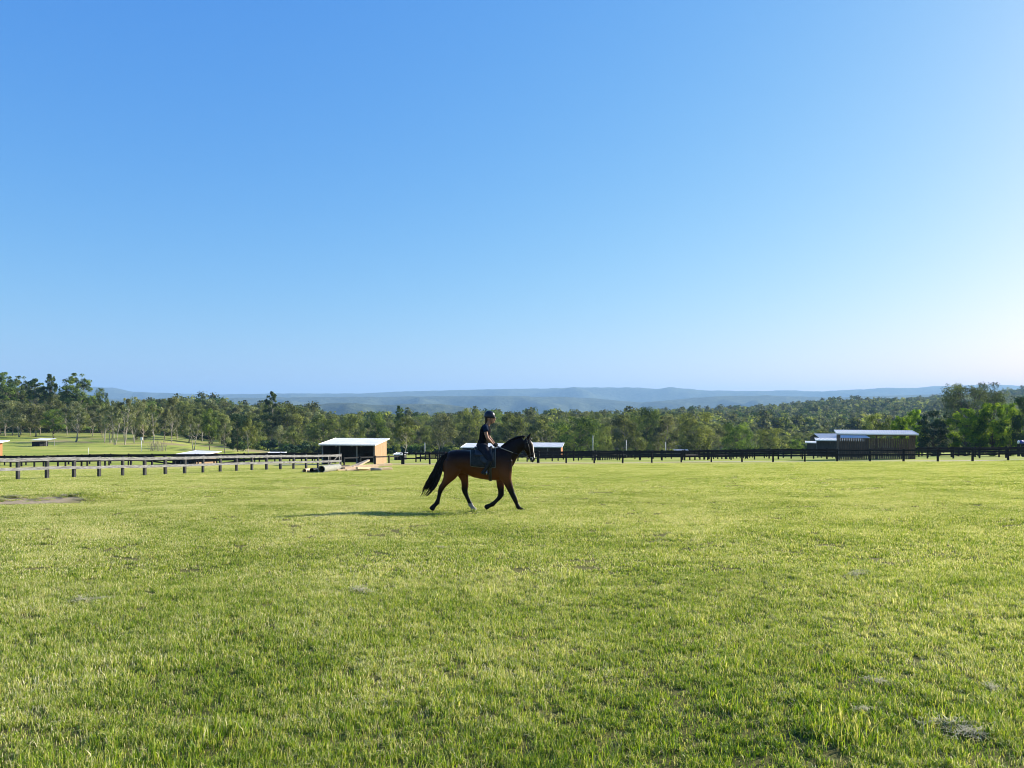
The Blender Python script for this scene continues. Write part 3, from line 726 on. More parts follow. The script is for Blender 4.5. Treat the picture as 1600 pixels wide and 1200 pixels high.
# understorey shrubs closing the foot of the woodland
def shrub_mesh(key, seed, mat):
    rg = np.random.default_rng(seed); C_ = [np.array([rg.normal(0, 0.9), rg.normal(0, 0.9), rg.uniform(0.4, 1.6)]) for _ in range(12)]
    V, tone = leaf_quads(C_, [rg.uniform(0.5, 0.9) for _ in C_], 700, 0.42, rg); return leaf_mesh(key, V, tone, mat)
sh = [shrub_mesh('scrub', 200, M['gum']), shrub_mesh('scrub', 201, M['green']), shrub_mesh('scrub', 202, M['dark'])]
rg = np.random.default_rng(31); PP, RR, SS, II = [], [], [], []
for _ in range(1500):
    px = rg.uniform(-120, 1330); d = rg.uniform(212, 330)
    if px < 360:
        d = rg.uniform(262, 380)
    elif px < 480: d = rg.uniform(200, 330)
    s = rg.uniform(0.6, 1.5); p = W(px, d); PP.append(tuple(p)); RR.append((0, 0, rg.uniform(0, 6.28))); SS.append((s, s, s)); II.append(int(rg.integers(0, 3)))
scatter('undergrowth', PP, RR, SS, II, sh, M['gum'], label='low scrub closing the foot of the woodland', category='undergrowth')

# the row of garden trees on the right
for px, d, top, wpx, key, lab in [
    (1408, 140, 652, 34, 'b1', 'small yellow green tree touching the right end of the board shed roof'),
    (1430, 150, 642, 30, 'b2', 'bright yellow green tree left of the dark conical tree'),
    (1458, 135, 644, 54, 'c1', 'dense dark blue green tree left of the bright leafy trees'),
    (1508, 132, 640, 56, 'b1', 'bright green leafy tree with yellow top, right of the dark dense tree'),
    (1551, 132, 632, 52, 'b2', 'bright green leafy tree below the right half of the giant spreading tree'),
    (1580, 138, 632, 46, 'b1', 'green leafy tree second from the right edge'),
    (1606, 130, 622, 50, 'r3', 'dark leafy tree cut by the right edge of the picture'),
    (1650, 132, 628, 50, 'b2', 'bright green tree just outside the right edge of the view')]:
    tree_top('leafy_tree', px, d, top, wpx, key, lab, 'garden trees right of the board shed')
tree_top('spreading_tree', 1518, 240, 601, 98, 'u1', 'giant dark spreading tree towering over the garden trees at the right', None)

# far woodland canopy, one mass
def canopy_mesh(seed, mat, n=320):
    rg = np.random.default_rng(seed); C_, R_ = [], []
    for i in range(9):
        a = rg.uniform(0, 6.28); r = rg.uniform(0, 3.2); C_.append(np.array([math.cos(a)*r, math.sin(a)*r, rg.uniform(7.5, 12.5)-r*0.5])); R_.append(rg.uniform(1.6, 2.6))
    V, tone = leaf_quads(C_, R_, n, 1.15, rg, up=0.7); return leaf_mesh('canopy', V, tone, mat)
cm_ = [canopy_mesh(300+i, M[k]) for i, k in enumerate(['gum', 'gumgrey', 'green', 'gum', 'gumgrey', 'gum'])]
rg = np.random.default_rng(41); PP, RR, SS, II = [], [], [], []
def add_can(px, d, s):
    x = (px-800)/1200*d; z = T(x, d)
    if px < 1330:
        lim = float(np.interp(px, [-200, 0, 100, 165, 1000, 1060, 1120, 1200, 1330], [612, 612, 618, 634, 643, 641, 639, 634, 622])) if px > 1000 or px < 165 else toprow(px)+3
        s = min(s, ((640-lim)*d/1200-z)/15.5)
    if s < 0.35: return
    PP.append((x, d, z)); RR.append((rg.normal(0, .05), rg.normal(0, .05), rg.uniform(0, 6.28))); k = s*rg.uniform(0.75, 1.3); SS.append((k*rg.uniform(.9, 1.2), k, k*rg.uniform(0.85, 1.2))); II.append(int(rg.integers(0, 6)))
n1 = 0
while n1 < 15000:
    d = math.sqrt(rg.uniform(380**2, 1500**2)); px = rg.uniform(-120, 1750)
    if px < 1000 and d > 900 and rg.random() < 0.8: n1 += 1; continue
    add_can(px, d, 1.15); n1 += 1
for _ in range(6000):
    d = math.sqrt(rg.uniform(1500**2, 2700**2)); px = rg.uniform(1250, 1800); add_can(px, d, 1.6)
scatter('woodland', PP, RR, SS, II, cm_, M['gum'], label='unbroken gum forest covering the far slopes below the blue hills', category='forest')

# ------------------------------------------------------------------ fences
def fence(name, pts, spacing, label, group, mat, height=1.25, rails=((0.92, 0.15), (0.52, 0.15)), post=0.17, side=-1, railmat=None, seed=1, cap=0.06):
    rn = random.Random(seed)
    pts = [Vector((p[0], p[1], 0)) for p in pts]
    t = empty(name, (pts[0].x, pts[0].y, T(pts[0].x, pts[0].y))); tag(t, label, 'fence', group)
    org = t.location
    L_ = (pts[1]-pts[0]).length; n = max(1, round(L_/spacing)); d = (pts[1]-pts[0]).normalized(); nrm = Vector((d.y, -d.x, 0))*side
    rz = Matrix.Rotation(math.atan2(d.y, d.x), 3, 'Z'); P_ = []
    for i in range(n+1):
        p = pts[0]+(pts[1]-pts[0])*(i/n); z = T(p.x, p.y); h = height+rn.uniform(-0.03, 0.03)+cap
        P_.append(Vector((p.x, p.y, z)))
        mb = MB(); pr = post*rn.uniform(0.9, 1.08)
        tilt = Matrix.Rotation(rn.gauss(0, 0.012), 3, 'Y') @ rz
        mb.box((p.x-org.x, p.y-org.y, z+h/2-0.2-org.z), (pr, pr, h+0.4), tilt)
        mb.build('post', mat, t, bevel=0.012)
    for f, hh in rails:
        mb = MB()
        for i in range(n):
            a, b = P_[i], P_[i+1]; off = nrm*(post/2+0.022)
            za, zb = rn.uniform(-.012, .012), rn.uniform(-.012, .012)
            mb.beam(a+off+Vector((0, 0, height*f+za))-org, b+off*1.0+Vector((0, 0, height*f+zb))-org, 0.04, hh)
        mb.build('rail', railmat or mat, t)
    return t
def lin(px, d): return ((px-800)/1200*d, d)
def f1(n): px = (8+50.1*n)/(1+.0395*n); y = 44.6*(1+.0395*n); return lin(px, y)
cB = f1(18)
fence('rail_fence', [f1(-3.5), cB], 1.89, 'weathered grey two rail fence running into the distance at the left', None, M['greypost'], height=1.27, side=1, railmat=M['greytimber'], rails=((0.93, 0.20), (0.50, 0.18)), post=0.18, seed=3)
def f4(n): px = (923+36.4*n)/(1-.0087*n); y = 84*(1-.0087*n); return lin(px, y)
c628 = lin(628, 88.5)
fence('rail_fence', [(cB[0]+0.3, cB[1]+0.4), c628], 3.0, 'low single rail dark fence crossing in front of the open shed', None, M['blacktimber'], height=0.95, rails=((0.93, 0.14),), post=0.15, seed=4)
fence('rail_fence', [(c628[0]+.2, c628[1]), f4(-1.9)], 3.0, 'black two rail fence behind the tail and legs of the horse', None, M['blacktimber'], height=1.32, side=1, seed=5)
fence('rail_fence', [f4(-1.86), f4(15)], 3.1, 'nearest black two rail fence across the right half of the field', None, M['blacktimber'], height=1.2, side=1, seed=6, rails=((0.92, 0.16), (0.55, 0.16)))
gb = 'black paddock fences beyond the nearest fence'
for (a, b, sp, h, lab) in [
    ((2.5, 101), (66, 88), 2.8, 1.3, 'black fence just beyond the track behind the nearest right fence'),
    ((-13, 104), (2.0, 101.5), 2.8, 1.3, 'black fence seen beyond the tail and hindquarters of the horse'),
    ((-13, 109), (70, 96), 2.8, 1.3, 'second black fence beyond the track, parallel to the nearest right fence'),
    ((-14, 124), (80, 112), 2.8, 1.3, 'third black fence beyond the track, passing behind the small sheds'),
    ((-14, 141), (90, 134), 3.0, 1.3, 'farthest black fence, in front of the garden trees'),
    ((10.6, 101.5), (23, 148), 2.4, 1.3, 'black cross fence running away from the field right of the horse'),
    ((22, 98), (42, 134), 2.4, 1.3, 'black cross fence running away towards the small sheds'),
    ((-66, 96.5), (-20, 99.5), 2.8, 1.3, 'black fence right behind the weathered grey fence at the left'),
    ((-70, 100.5), (-20, 104), 2.8, 1.3, 'second black fence behind the weathered grey fence at the left'),
    ((-74, 112), (-24, 117), 2.9, 1.3, 'third black fence behind the weathered grey fence, at the foot of the left slope')]:
    if a[0] < -60: 
        fence('rail_fence', [a, b], sp, lab, gb, M['blacktimber'], height=h+0.1, side=1, rails=((0.90, 0.30), (0.48, 0.24)), seed=int(abs(a[0]*7)+a[1])); continue
    fence('rail_fence', [a, b], sp, lab, gb, M['blacktimber'], height=h, side=1, rails=((0.92, 0.14), (0.63, 0.12), (0.34, 0.12)) if int(abs(a[0])) == 2 else ((0.92, 0.14), (0.52, 0.13)), seed=int(abs(a[0]*7)+a[1]))
fence('rail_fence', [lin(92, 262), lin(158, 255)], 4.5, 'thin distant brown fence on the shady slope behind the lone forked gum', gb, M['brownboard'], height=1.3, side=1, seed=44)
# gate with a brace at the end of the grey fence
gt = empty('gate', (cB[0]-0.9, cB[1]-2.0, T(cB[0]-.9, cB[1]-2)))
tag(gt, 'small grey braced gate at the far end of the weathered grey fence', 'gate')
gd = Vector(((cB[0]-f1(17)[0]), (cB[1]-f1(17)[1]), 0)).normalized(); gn = Vector((gd.y, -gd.x, 0))
mb = MB()
for z in (0.25, 1.2): mb.beam(gn*0.18+gd*0.1+Vector((0, 0, z)), gn*0.18+gd*1.9+Vector((0, 0, z)), 0.04, 0.08)
for s in (0.1, 1.9): mb.beam(gn*0.18+gd*s+Vector((0, 0, 0.2)), gn*0.18+gd*s+Vector((0, 0, 1.28)), 0.04, 0.08, gd)
mb.build('frame', M['greytimber'], gt)
mb = MB(); mb.beam(gn*0.22+gd*0.15+Vector((0, 0, 0.28)), gn*0.22+gd*1.85+Vector((0, 0, 1.17)), 0.03, 0.07); mb.build('brace', M['greytimber'], gt)

# ------------------------------------------------------------------ sheds
def corr_sheet(mb, x0, x1, ya, za, yb, zb, th=0.03, pitch=0.18, amp=0.018):
    n = int((x1-x0)/(pitch/2)); top = []; bot = []
    L_ = math.hypot(yb-ya, zb-za); nz_ = (yb-ya)/L_; ny_ = -(zb-za)/L_
    vs = []
    for i in range(n+1):
        x = x0+(x1-x0)*i/n; a = amp*(1 if i % 2 else -1)
        for (y, z) in ((ya, za), (yb, zb)):
            vs.append((x, y+ny_*a, z+nz_*a)); vs.append((x, y+ny_*(a-th), z+nz_*(a-th)))
    fs = []
    for i in range(n):
        b = i*4; c = b+4
        fs += [(b, b+2, c+2, c), (b+1, c+1, c+3, b+3), (b, c, c+1, b+1), (b+2, b+3, c+3, c+2)]
    fs += [(0, 1, 3, 2), (n*4, n*4+2, n*4+3, n*4+1)]
    mb.add(vs, fs)
def board_wall(mb, a, b, z0, h0, h1, bw=0.15, gap=0.01, th=0.025, rn=None, skip=()):
    """vertical boards from a to b (local xy), heights h0 to h1"""
    a = Vector(a); b = Vector(b); d = (b-a); L_ = d.length; d.normalize(); nn = Vector((d.y, -d.x)); n = int(L_/(bw+gap)); st = L_/n
    for i in range(n):
        s = (i+0.5)*st; f = s/L_; h = h0+(h1-h0)*f
        if any(u0 < f < u1 for u0, u1 in skip): continue
        p = a+d*s; j = rn.uniform(-0.004, 0.004); zz = z0+rn.uniform(-.01, .01)
        w_ = (st-gap)/2
        q = [p-d*w_+nn*j, p+d*w_+nn*j, p+d*w_+nn*(j+th), p-d*w_+nn*(j+th)]
        hs_ = [h0+(h1-h0)*((s-w_)/L_), h0+(h1-h0)*((s+w_)/L_)]; hs_ = [hs_[0], hs_[1], hs_[1], hs_[0]]
        vs = [(v.x, v.y, zz) for v in q]+[(v.x, v.y, z0+hh) for v, hh in zip(q, hs_)]
        mb.add(vs, [(0, 3, 2, 1), (4, 5, 6, 7), (0, 1, 5, 4), (1, 2, 6, 5), (2, 3, 7, 6), (3, 0, 4, 7)])
def shed(name, loc, rz, w_, dp, hf, hb, label, cat='shed', front='open', wall='darkboard', rside=None, lside=None, over=(0.5, 0.35, 0.3), group=None, bays=3, seed=1, back=True, dz=0.0):
    """local x along the front, y to the back; front faces -y"""
    rn = random.Random(seed)
    t = empty(name, (loc[0], loc[1], T(loc[0]+math.cos(rz)*w_/2, loc[1])+dz), rz); tag(t, label, cat, group)
    sl = (hb-hf)/dp; of, ob, os_ = over
    mb = MB(); corr_sheet(mb, -os_, w_+os_, -of, hf-sl*of+0.13, dp+ob, hb+sl*ob+0.13); r = mb.build('roof', M['roof'], t)
    mb = MB(); mb.box((w_/2, -of-0.012, hf-sl*of+0.07), (w_+2*os_, 0.02, 0.13)); 
    mb.box((w_/2, dp+ob+0.012, hb+sl*ob+0.07), (w_+2*os_, 0.02, 0.13)); mb.build('gutter', M['whitetrim'], r)
    for s, x in ((-1, -os_-0.013), (1, w_+os_+0.013)):
        mb = MB(); mb.beam((x, -of, hf-sl*of+0.09), (x, dp+ob, hb+sl*ob+0.09), 0.02, 0.16); mb.build('barge_board', M['whitetrim'], r)
    for i in range(bays+1):
        x = 0.08+(w_-0.16)*i/bays
        mb = MB(); mb.box((x, 0.075, hf/2-0.15), (0.13, 0.13, hf+0.2)); mb.build('post', M['greytimber'] if front == 'open' else M[wall], t)
    mb = MB(); mb.box((w_/2, 0.17, hf-0.06), (w_, 0.05, 0.10)); mb.build('beam', M[wall], t)
    mb = MB()
    for i in range(bays*2+1):
        x = 0.1+(w_-0.2)*i/(bays*2); mb.beam((x, -of+.05, hf-sl*(of-.05)-0.02), (x, dp, hb-0.02), 0.05, 0.14)
    mb.build('rafters', M[wall], t)
    if back:
        mb = MB(); board_wall(mb, (w_, dp), (0, dp), -0.1, hb, hb, gap=0.006, rn=rn); mb.build('rear_wall', M[wall], t)
    for key, x, mt in (('l', 0.0, lside or wall), ('r', w_, rside or wall)):
        mb = MB()
        if key == 'r': board_wall(mb, (x, 0.0), (x, dp), -0.1, hf+0.1, hb+0.1, gap=0.006, rn=rn)
        else: board_wall(mb, (x, dp), (x, 0.0), -0.1, hb+0.1, hf+0.1, gap=0.006, rn=rn)
        mb.build('side_wall', M[mt], t)
    if front == 'slat':
        mb = MB(); board_wall(mb, (0, 0), (w_, 0), -0.05, hf-0.36, hf-0.36, bw=0.15, gap=0.032, rn=rn); mb.build('front_wall', M[wall], t)
    elif front == 'solid':
        mb = MB(); board_wall(mb, (0, 0), (w_, 0), -0.05, hf, hf, gap=0.006, rn=rn); mb.build('front_wall', M[wall], t)
    elif front == 'open':
        mb = MB(); mb.box((w_*0.66, dp*0.5, 0.55), (0.05, dp*0.9, 1.3)); mb.build('partition', M[wall], t)
        for k in range(3):
            mb = MB(); mb.box((w_*(0.26+0.24*k+0.06*(k == 1)), 0.215, hf-0.12), (0.16, 0.03, 0.10)); mb.build('bracket', M['whitetrim'], t)
    return t
# open shed left of the horse
shed('horse_shed', ((502-800)/1200*91, 91.2), R(-8.8), 6.55, 4.4, 2.28, 2.72, 'open fronted dark horse shed with a pale timber end wall, left of the horse', rside='newtimber', over=(0.45, 0.55, 0.2), seed=2)
# board shed at the right
s2 = shed('board_shed', ((1311-800)/1200*87.5, 87.5), R(-20.0), 7.75, 4.6, 2.84, 3.08, 'large dark brown slatted board shed with silver roof at the right', front='slat', wall='brownboard', over=(0.4, 0.35, 0.28), seed=5, back=False, bays=2)
shed('stable_shed', ((1277-800)/1200*112, 112), R(-20), 6.0, 3.6, 2.28, 2.42, 'dark green black walled shed with silver roof, left neighbour of the large board shed', front='solid', seed=6, over=(.4, .4, .25), dz=0.2)
shed('stable_shed', ((1261-800)/1200*135, 135), R(-21), 5.0, 3.6, 2.08, 2.16, 'smallest low silver roofed shed, leftmost of the sheds beside the board shed', front='solid', seed=7, over=(.4, .4, .3), dz=0.3)
# gable roofed one behind
gx, gy = (1282-800)/1200*146, 146
t = empty('gable_shed', (gx, gy, T(gx, gy))); tag(t, 'gable roofed dark shed peeping over the roofs left of the board shed', 'shed')
mb = MB(); board_wall(mb, (0, 0), (9, 0), -0.1, 3.45, 3.45, gap=.006, rn=random.Random(1)); mb.build('front_wall', M['darkboard'], t)
mb = MB(); mb.add([(0, 0.05, -.1), (0, 5, -.1), (0, 5, 3.45), (0, 2.5, 4.05), (0, 0.05, 3.45), (.05, 0.05, -.1), (.05, 5, -.1), (.05, 5, 3.45), (.05, 2.5, 4.05), (.05, 0.05, 3.45)],
                  [(0, 4, 3, 2, 1), (5, 6, 7, 8, 9), (0, 1, 6, 5), (1, 2, 7, 6), (2, 3, 8, 7), (3, 4, 9, 8), (4, 0, 5, 9)]); mb.build('side_wall', M['darkboard'], t)
mb = MB(); corr_sheet(mb, -.3, 9.3, -.4, 3.40, 2.5, 4.16); corr_sheet(mb, -.3, 9.3, 2.5, 4.16, 5.4, 3.40); mb.build('roof', M['roof'], t)
# sheds beyond the fences
shed('horse_shed', ((722-800)/1200*133, 133), R(-8), 6.6, 4.4, 1.95, 2.35, 'silver roofed shed whose roof shows behind the seat of the rider', seed=8, rside='newtimber', over=(.4, .6, .2))
shed('horse_shed', ((815-800)/1200*152, 152), R(-8), 7.8, 4.2, 2.15, 2.65, 'silver roofed shed with orange end wall just right of the head of the horse', rside='orangewall', seed=9, over=(.4, .5, .3))
shed('horse_shed', ((270-800)/1200*117, 117), R(-24), 4.6, 4.4, 2.2, 2.6, 'low white roofed shed with pale end wall behind the weathered grey fence', rside='newtimber', seed=10, over=(.4, .5, .3), dz=-0.1)
shed('horse_shed', ((411-800)/1200*158, 158), R(-6), 3.2, 3.6, 2.1, 2.5, 'tiny white roofed shed far behind the fences left of the open shed', seed=11, over=(.3, .4, .2), dz=0.0)
shed('horse_shed', ((1059-800)/1200*196, 196), R(0), 3.2, 4, 1.9, 2.3, 'distant pale roofed shed beside the wooden frame right of the broad round tree', seed=12, over=(.3, .4, .2))
shed('horse_shed', ((616-800)/1200*128, 128), R(-10), 1.6, 1.6, 0.85, 1.0, 'very small pale roofed coop between the open shed and the tail of the horse', seed=15, over=(.2, .3, .15), bays=1)
shed('horse_shed', ((-50-800)/1200*122, 122), R(-12), 2.4, 4, 2.2, 2.75, 'orange walled shed with white roof cut by the left edge of the picture', rside='orangewall', seed=13, over=(.5, .5, .9))
# dark shelter on the left slope, its roof carried past the box on a post
sx = W(50, 172); t = empty('shelter', sx, R(-12)); tag(t, 'small dark shelter with white lean-to roof on the grassy slope at the left', 'shelter')
for a, b, nm in (((0, 0), (2.0, 0), 'front_wall'), ((2.0, 0), (2.0, 2.4), 'side_wall'), ((2.0, 2.4), (0, 2.4), 'rear_wall'), ((0, 2.4), (0, 0), 'side_wall')):
    mb = MB(); board_wall(mb, a, b, -.3, 1.35, 1.35, gap=.004, rn=random.Random(4)); mb.build(nm, M['blacktimber'], t)
mb = MB(); corr_sheet(mb, -.3, 3.9, -.3, 1.42, 2.7, 1.72); mb.build('roof', M['roof'], t)
for y in (0.1, 2.3): mb = MB(); mb.box((3.7, y, 0.6), (.1, .1, 1.7+.1*y)); mb.build('post', M['greytimber'], t)

# ------------------------------------------------------------------ poles
def pole(px, d, toprow, r, label, mat='metalpole', head=None):
    p = W(px, d); h = -(toprow-640)*d/1200-p.z
    t = empty('pole', p); tag(t, label, 'pole', None)
    mb = MB(); mb.tube([(0, 0, -.2), (0, 0, h)], [r, r*0.85], 8); mb.build('shaft', M[mat], t, True)
    mb = MB(); mb.tube([(0, 0, h-.01), (0, 0, h+0.05)], [r*1.25, r*1.1], 8); c = mb.build('cap', M[mat], t)
    if head: mb = MB(); mb.box((0, 0, h+0.3), (0.42, 0.16, 0.62)); mb.build('sign_box', M[head], t, bevel=0.05)
    return t
pole(221, 150, 688, 0.07, 'white post with a pale blue box on top standing on the left slope', head='sky_box' if 'sky_box' in M else 'whitetrim')
pole(138, 135, 700, 0.05, 'short thin white stake behind the weathered grey fence')
pole(663.8, 145, 692, 0.075, 'pale pole between the open shed and the tail of the horse')
pole(926.4, 160, 681, 0.075, 'tallest pale pole in front of the broad round tree')
pole(978.5, 160, 688, 0.07, 'pale pole second from the head of the horse')
pole(1039.6, 165, 691, 0.06, 'short pale pole left of the wooden frame')
fr = W(1056, 175); t = empty('gantry', fr); tag(t, 'two legged wooden frame with a cross bar beyond the middle fences', 'frame')
for x in (0, 0.95): mb = MB(); mb.box((x, 0, 1.45), (.1, .1, 3.2)); mb.build('post', M['greytimber'], t)
mb = MB(); mb.box((0.47, -0.08, 2.95), (1.35, .05, .14)); mb.build('cross_bar', M['greytimber'], t)
# blue and white drum at the right edge, pale boulders by the garden trees
bp = W(1594, 118); t = empty('drum', bp); tag(t, 'blue drum with a white end on a stand at the far right edge', 'drum')
mb = MB(); mb.tube([(-.25, 0, 2.25), (.42, 0, 2.25)], .28, 16); mb.build('body', M['blue'], t, True)
mb = MB(); mb.tube([(-.36, 0, 2.26), (-.255, 0, 2.25)], [.2, .29], 16); mb.build('end', M['whitetrim'], t, True)
for x in (-.25, .32): mb = MB(); mb.box((x, 0, 1.0), (.1, .5, 2.0)); mb.build('leg', M['blacktimber'], t)

# ------------------------------------------------------------------ pipes and timber heap
def pipe(pa, pb, r, mat, label, th=0.035, name='pipe', cat='pipe'):
    a = W(*pa); b = W(*pb); a.z += r-.02; b.z += r-.02; n = 26; vs = []; fs = []
    t = (b-a).normalized(); s = t.cross(Vector((0, 0, 1))).normalized(); u = s.cross(t)
    mid = Vector((a.x, a.y, a.z)); L_ = (b-a).length
    for k, (q, rr) in enumerate(((0, r), (L_, r*0.97), (L_, r*0.97-th), (0, r-th))):
        for i in range(n):
            an = 2*math.pi*i/n; vs.append(t*q+(s*math.cos(an)+u*math.sin(an))*rr)
    for k in range(4):
        for i in range(n): fs.append((k*n+i, ((k+1) % 4)*n+i, ((k+1) % 4)*n+(i+1) % n, k*n+(i+1) % n))
    mb = MB(); mb.add(vs, fs); o = mb.build(name, mat, None, True); o.location = a; tag(o, label, cat)
    e = o.modifiers.new('edge', 'EDGE_SPLIT'); e.split_angle = R(40)
    return o
pipe((502, 55.5), (529, 62.0), 0.27, M['concrete'], 'long fat grey pipe lying on the grass beside the timber heap', th=.05)
pipe((487, 56.2), (497, 57.4), 0.17, M['rubber'], 'short black pipe between the fat grey pipe and the pale stubby one', th=.03)
pipe((475.5, 55.8), (483.5, 57.4), 0.15, M['palewood'], 'stubby pale pipe with dark open end, leftmost of the three pipes', th=.03)
rn = random.Random(9)
def plank(px, d, z, L_, rz, tilt, wd, th, label, grp, mat='palewood', roll=0.0):
    p = W(px, d, z); mb = MB(); mb.box((0, 0, 0), (L_, wd, th)); o = mb.build('timber', M[mat], None, bevel=0.01)
    o.location = p; o.rotation_euler = (roll, tilt, rz); tag(o, label, 'timber', grp); return o
g = 'pale timbers heaped on the grass'
plank(553, 62.6, 0.34, 3.0, R(48), R(-15), 0.26, 0.16, 'steep pale beam on top of the timber heap, left one of the crossed pair', g)
plank(559, 62.4, 0.36, 2.6, R(56), R(-18), 0.26, 0.14, 'steep pale beam on top of the timber heap, right one of the crossed pair', g)
plank(582, 63.0, 0.36, 3.6, R(40), R(-1), 0.24, 0.20, 'long pale plank lying level along the top of the heap at its right', g)
plank(577, 61.6, 0.10, 4.0, R(38), R(0), 0.28, 0.18, 'long pale plank on the grass along the foot of the heap', g)
plank(551, 61.2, 0.09, 2.8, R(42), R(0), 0.32, 0.18, 'pale beam lying flat at the left foot of the heap', g)
plank(545, 62.4, 0.26, 2.4, R(35), R(4), 0.24, 0.16, 'pale beam sticking out over the dark ends at the left of the heap', g)
plank(564, 62.2, 0.22, 3.2, R(45), R(0), 0.34, 0.26, 'thick pale beam buried in the middle of the heap', g)
plank(568, 61.0, 0.22, 1.6, R(60), R(4), 0.22, 0.16, 'short pale offcut lying across the middle of the heap', g)
plank(594, 62.6, 0.05, 2.2, R(38), R(0), 0.24, 0.09, 'thin pale board at the right end of the heap, flat on the grass', g)
def log(px, d, z, L_, r, rz, label, mat='darkbark'):
    mb = MB(); mb.tube([(-L_/2, 0, 0), (-L_*.2, .01, .01), (L_*.2, -.01, 0), (L_/2, 0, .01)], [r, r*1.05, r*.97, r*.9], 10)
    o = mb.build('log', M[mat], None, True); o.location = W(px, d, z); o.rotation_euler = (0, 0, rz); tag(o, label, 'log', 'dark logs by the timber heap')
log(538, 62.0, 0.12, 1.0, .12, R(55), 'charred dark log end at the left foot of the timber heap')
log(543, 61.8, 0.10, 0.9, .10, R(20), 'second charred log, between the dark log end and the pale beams')
log(539, 62.6, 0.32, 0.8, .09, R(35), 'small dark log resting on the charred logs at the left of the heap')
log(588, 61.0, 0.11, 0.9, .12, R(12), 'grey log with a dark end in front of the right end of the heap', 'bark')

# ------------------------------------------------------------------ horse and rider
HX, HY = (640-800)/1200*19.8, 19.8
HZ = T(HX+1.2, HY)+0.0
def Q(zx, zy, y=0.0): return (zx/383.0-1.67, y, (1117-zy)/383.0)   # local, origin under the belly
hc = Vector((HX+1.67, HY, HZ))
def st(zx, zy, y, rp, rl): p = Q(zx, zy, y); return (p[0], p[1], p[2], rp/383.0, rl)
horse = empty('horse', hc); tag(horse, 'dark bay horse with white blaze trotting to the right across the field', 'horse')
TOR = [(335, 600, 668, .07), (350, 562, 725, .15), (385, 532, 762, .22), (430, 513, 764, .265), (480, 504, 742, .275), (540, 505, 740, .275), (600, 512, 758, .285), (660, 520, 783, .295),
       (720, 522, 797, .30), (780, 516, 806, .29), (830, 502, 812, .26), (870, 486, 811, .235), (910, 476, 803, .225), (950, 490, 785, .215), (982, 540, 755, .18), (1002, 590, 715, .12)]
TX = np.array([t[0] for t in TOR], float)
def torso(zx):
    f = lambda k: float(np.interp(zx, TX, [t[k] for t in TOR])); return f(1), f(2), f(3)
def surf(zx, ang, off=0.012):
    """point on the trunk of the horse; ang from the top, positive towards the camera"""
    a, b, w_ = torso(zx); c = (a+b)/2; h = (b-a)/2/383.0+off
    ex = 2.25; s, co = math.sin(ang), math.cos(ang)
    y = -math.copysign(abs(s)**(2/ex), s)*(w_+off); z = math.copysign(abs(co)**(2/ex), co)*h
    p = Q(zx, c); return Vector((p[0], y, p[2]+z))
mb = MB()
mb.loft([(Q(t[0], 0)[0], 0, (1117-(t[1]+t[2])/2)/383, (t[2]-t[1])/2/383, t[3]) for t in TOR], 24, 2.25)
mb.loft([st(905, 625, 0, 120, .17), st(945, 582, 0, 112, .15), st(990, 528, 0, 96, .125), st(1040, 482, 0, 80, .10), st(1090, 446, 0, 67, .085), st(1130, 428, 0, 55, .078)], 18)
mb.loft([st(1128, 415, 0, 34, .06), st(1146, 430, 0, 50, .085), st(1166, 462, 0, 55, .098), st(1180, 500, 0, 49, .088), st(1193, 540, 0, 38, .066), st(1205, 575, 0, 33, .056), st(1214, 600, 0, 29, .056), st(1220, 618, 0, 17, .04)], 16)
for sy in (-1, 1):   # ears
    mb.loft([st(1166, 392, sy*.052, 15, .022), st(1174, 376, sy*.06, 15, .024), st(1188, 358, sy*.064, 10, .016), st(1200, 342, sy*.062, 3, .005)], 8)
    mb.loft([st(1160, 470, sy*.075, 26, .03), st(1150, 492, sy*.072, 30, .032), st(1158, 520, sy*.06, 18, .025)], 8)  # cheek
mb.loft([st(1222, 606, 0, 14, .03), st(1212, 622, 0, 13, .03), st(1200, 616, 0, 9, .022)], 8)  # lower lip
_st0 = st
def st(zx, zy, y, rp, rl): return _st0(zx, zy, y, rp*(1.12 if zy > 860 else 1.0), rl*(1.12 if zy > 860 else 1.0))
# near hind leg, pushed back
mb.loft([st(440, 620, -.12, 95, .15), st(425, 700, -.145, 86, .135), st(402, 755, -.15, 66, .105), st(375, 800, -.15, 44, .075), st(345, 842, -.15, 31, .055), st(323, 872, -.15, 27, .045), st(309, 902, -.15, 22, .036), st(298, 945, -.15, 17.5, .029),
         st(288, 990, -.15, 17.5, .029), st(278, 1022, -.15, 23, .038), st(262, 1040, -.15, 18, .03), st(247, 1054, -.15, 20, .036), st(232, 1074, -.15, 25, .05), st(220, 1093, -.15, 21, .052)], 14)
mb.loft([st(322, 862, -.15, 16, .03), st(299, 868, -.15, 10, .02)], 8)
# far hind leg, reaching forward
mb.loft([st(500, 630, .12, 90, .14), st(512, 700, .14, 78, .12), st(526, 760, .15, 54, .095), st(540, 812, .15, 38, .07), st(544, 862, .15, 32, .055), st(539, 905, .15, 29, .046), st(547, 938, .15, 23, .037), st(564, 978, .15, 18, .029),
         st(584, 1022, .15, 17.5, .029), st(599, 1055, .15, 22, .038), st(612, 1074, .15, 17, .03), st(624, 1090, .15, 19, .036), st(636, 1106, .15, 22, .05), st(642, 1116, .15, 22, .054)], 14)
mb.loft([st(535, 892, .15, 14, .03), st(515, 900, .15, 9, .02)], 8)
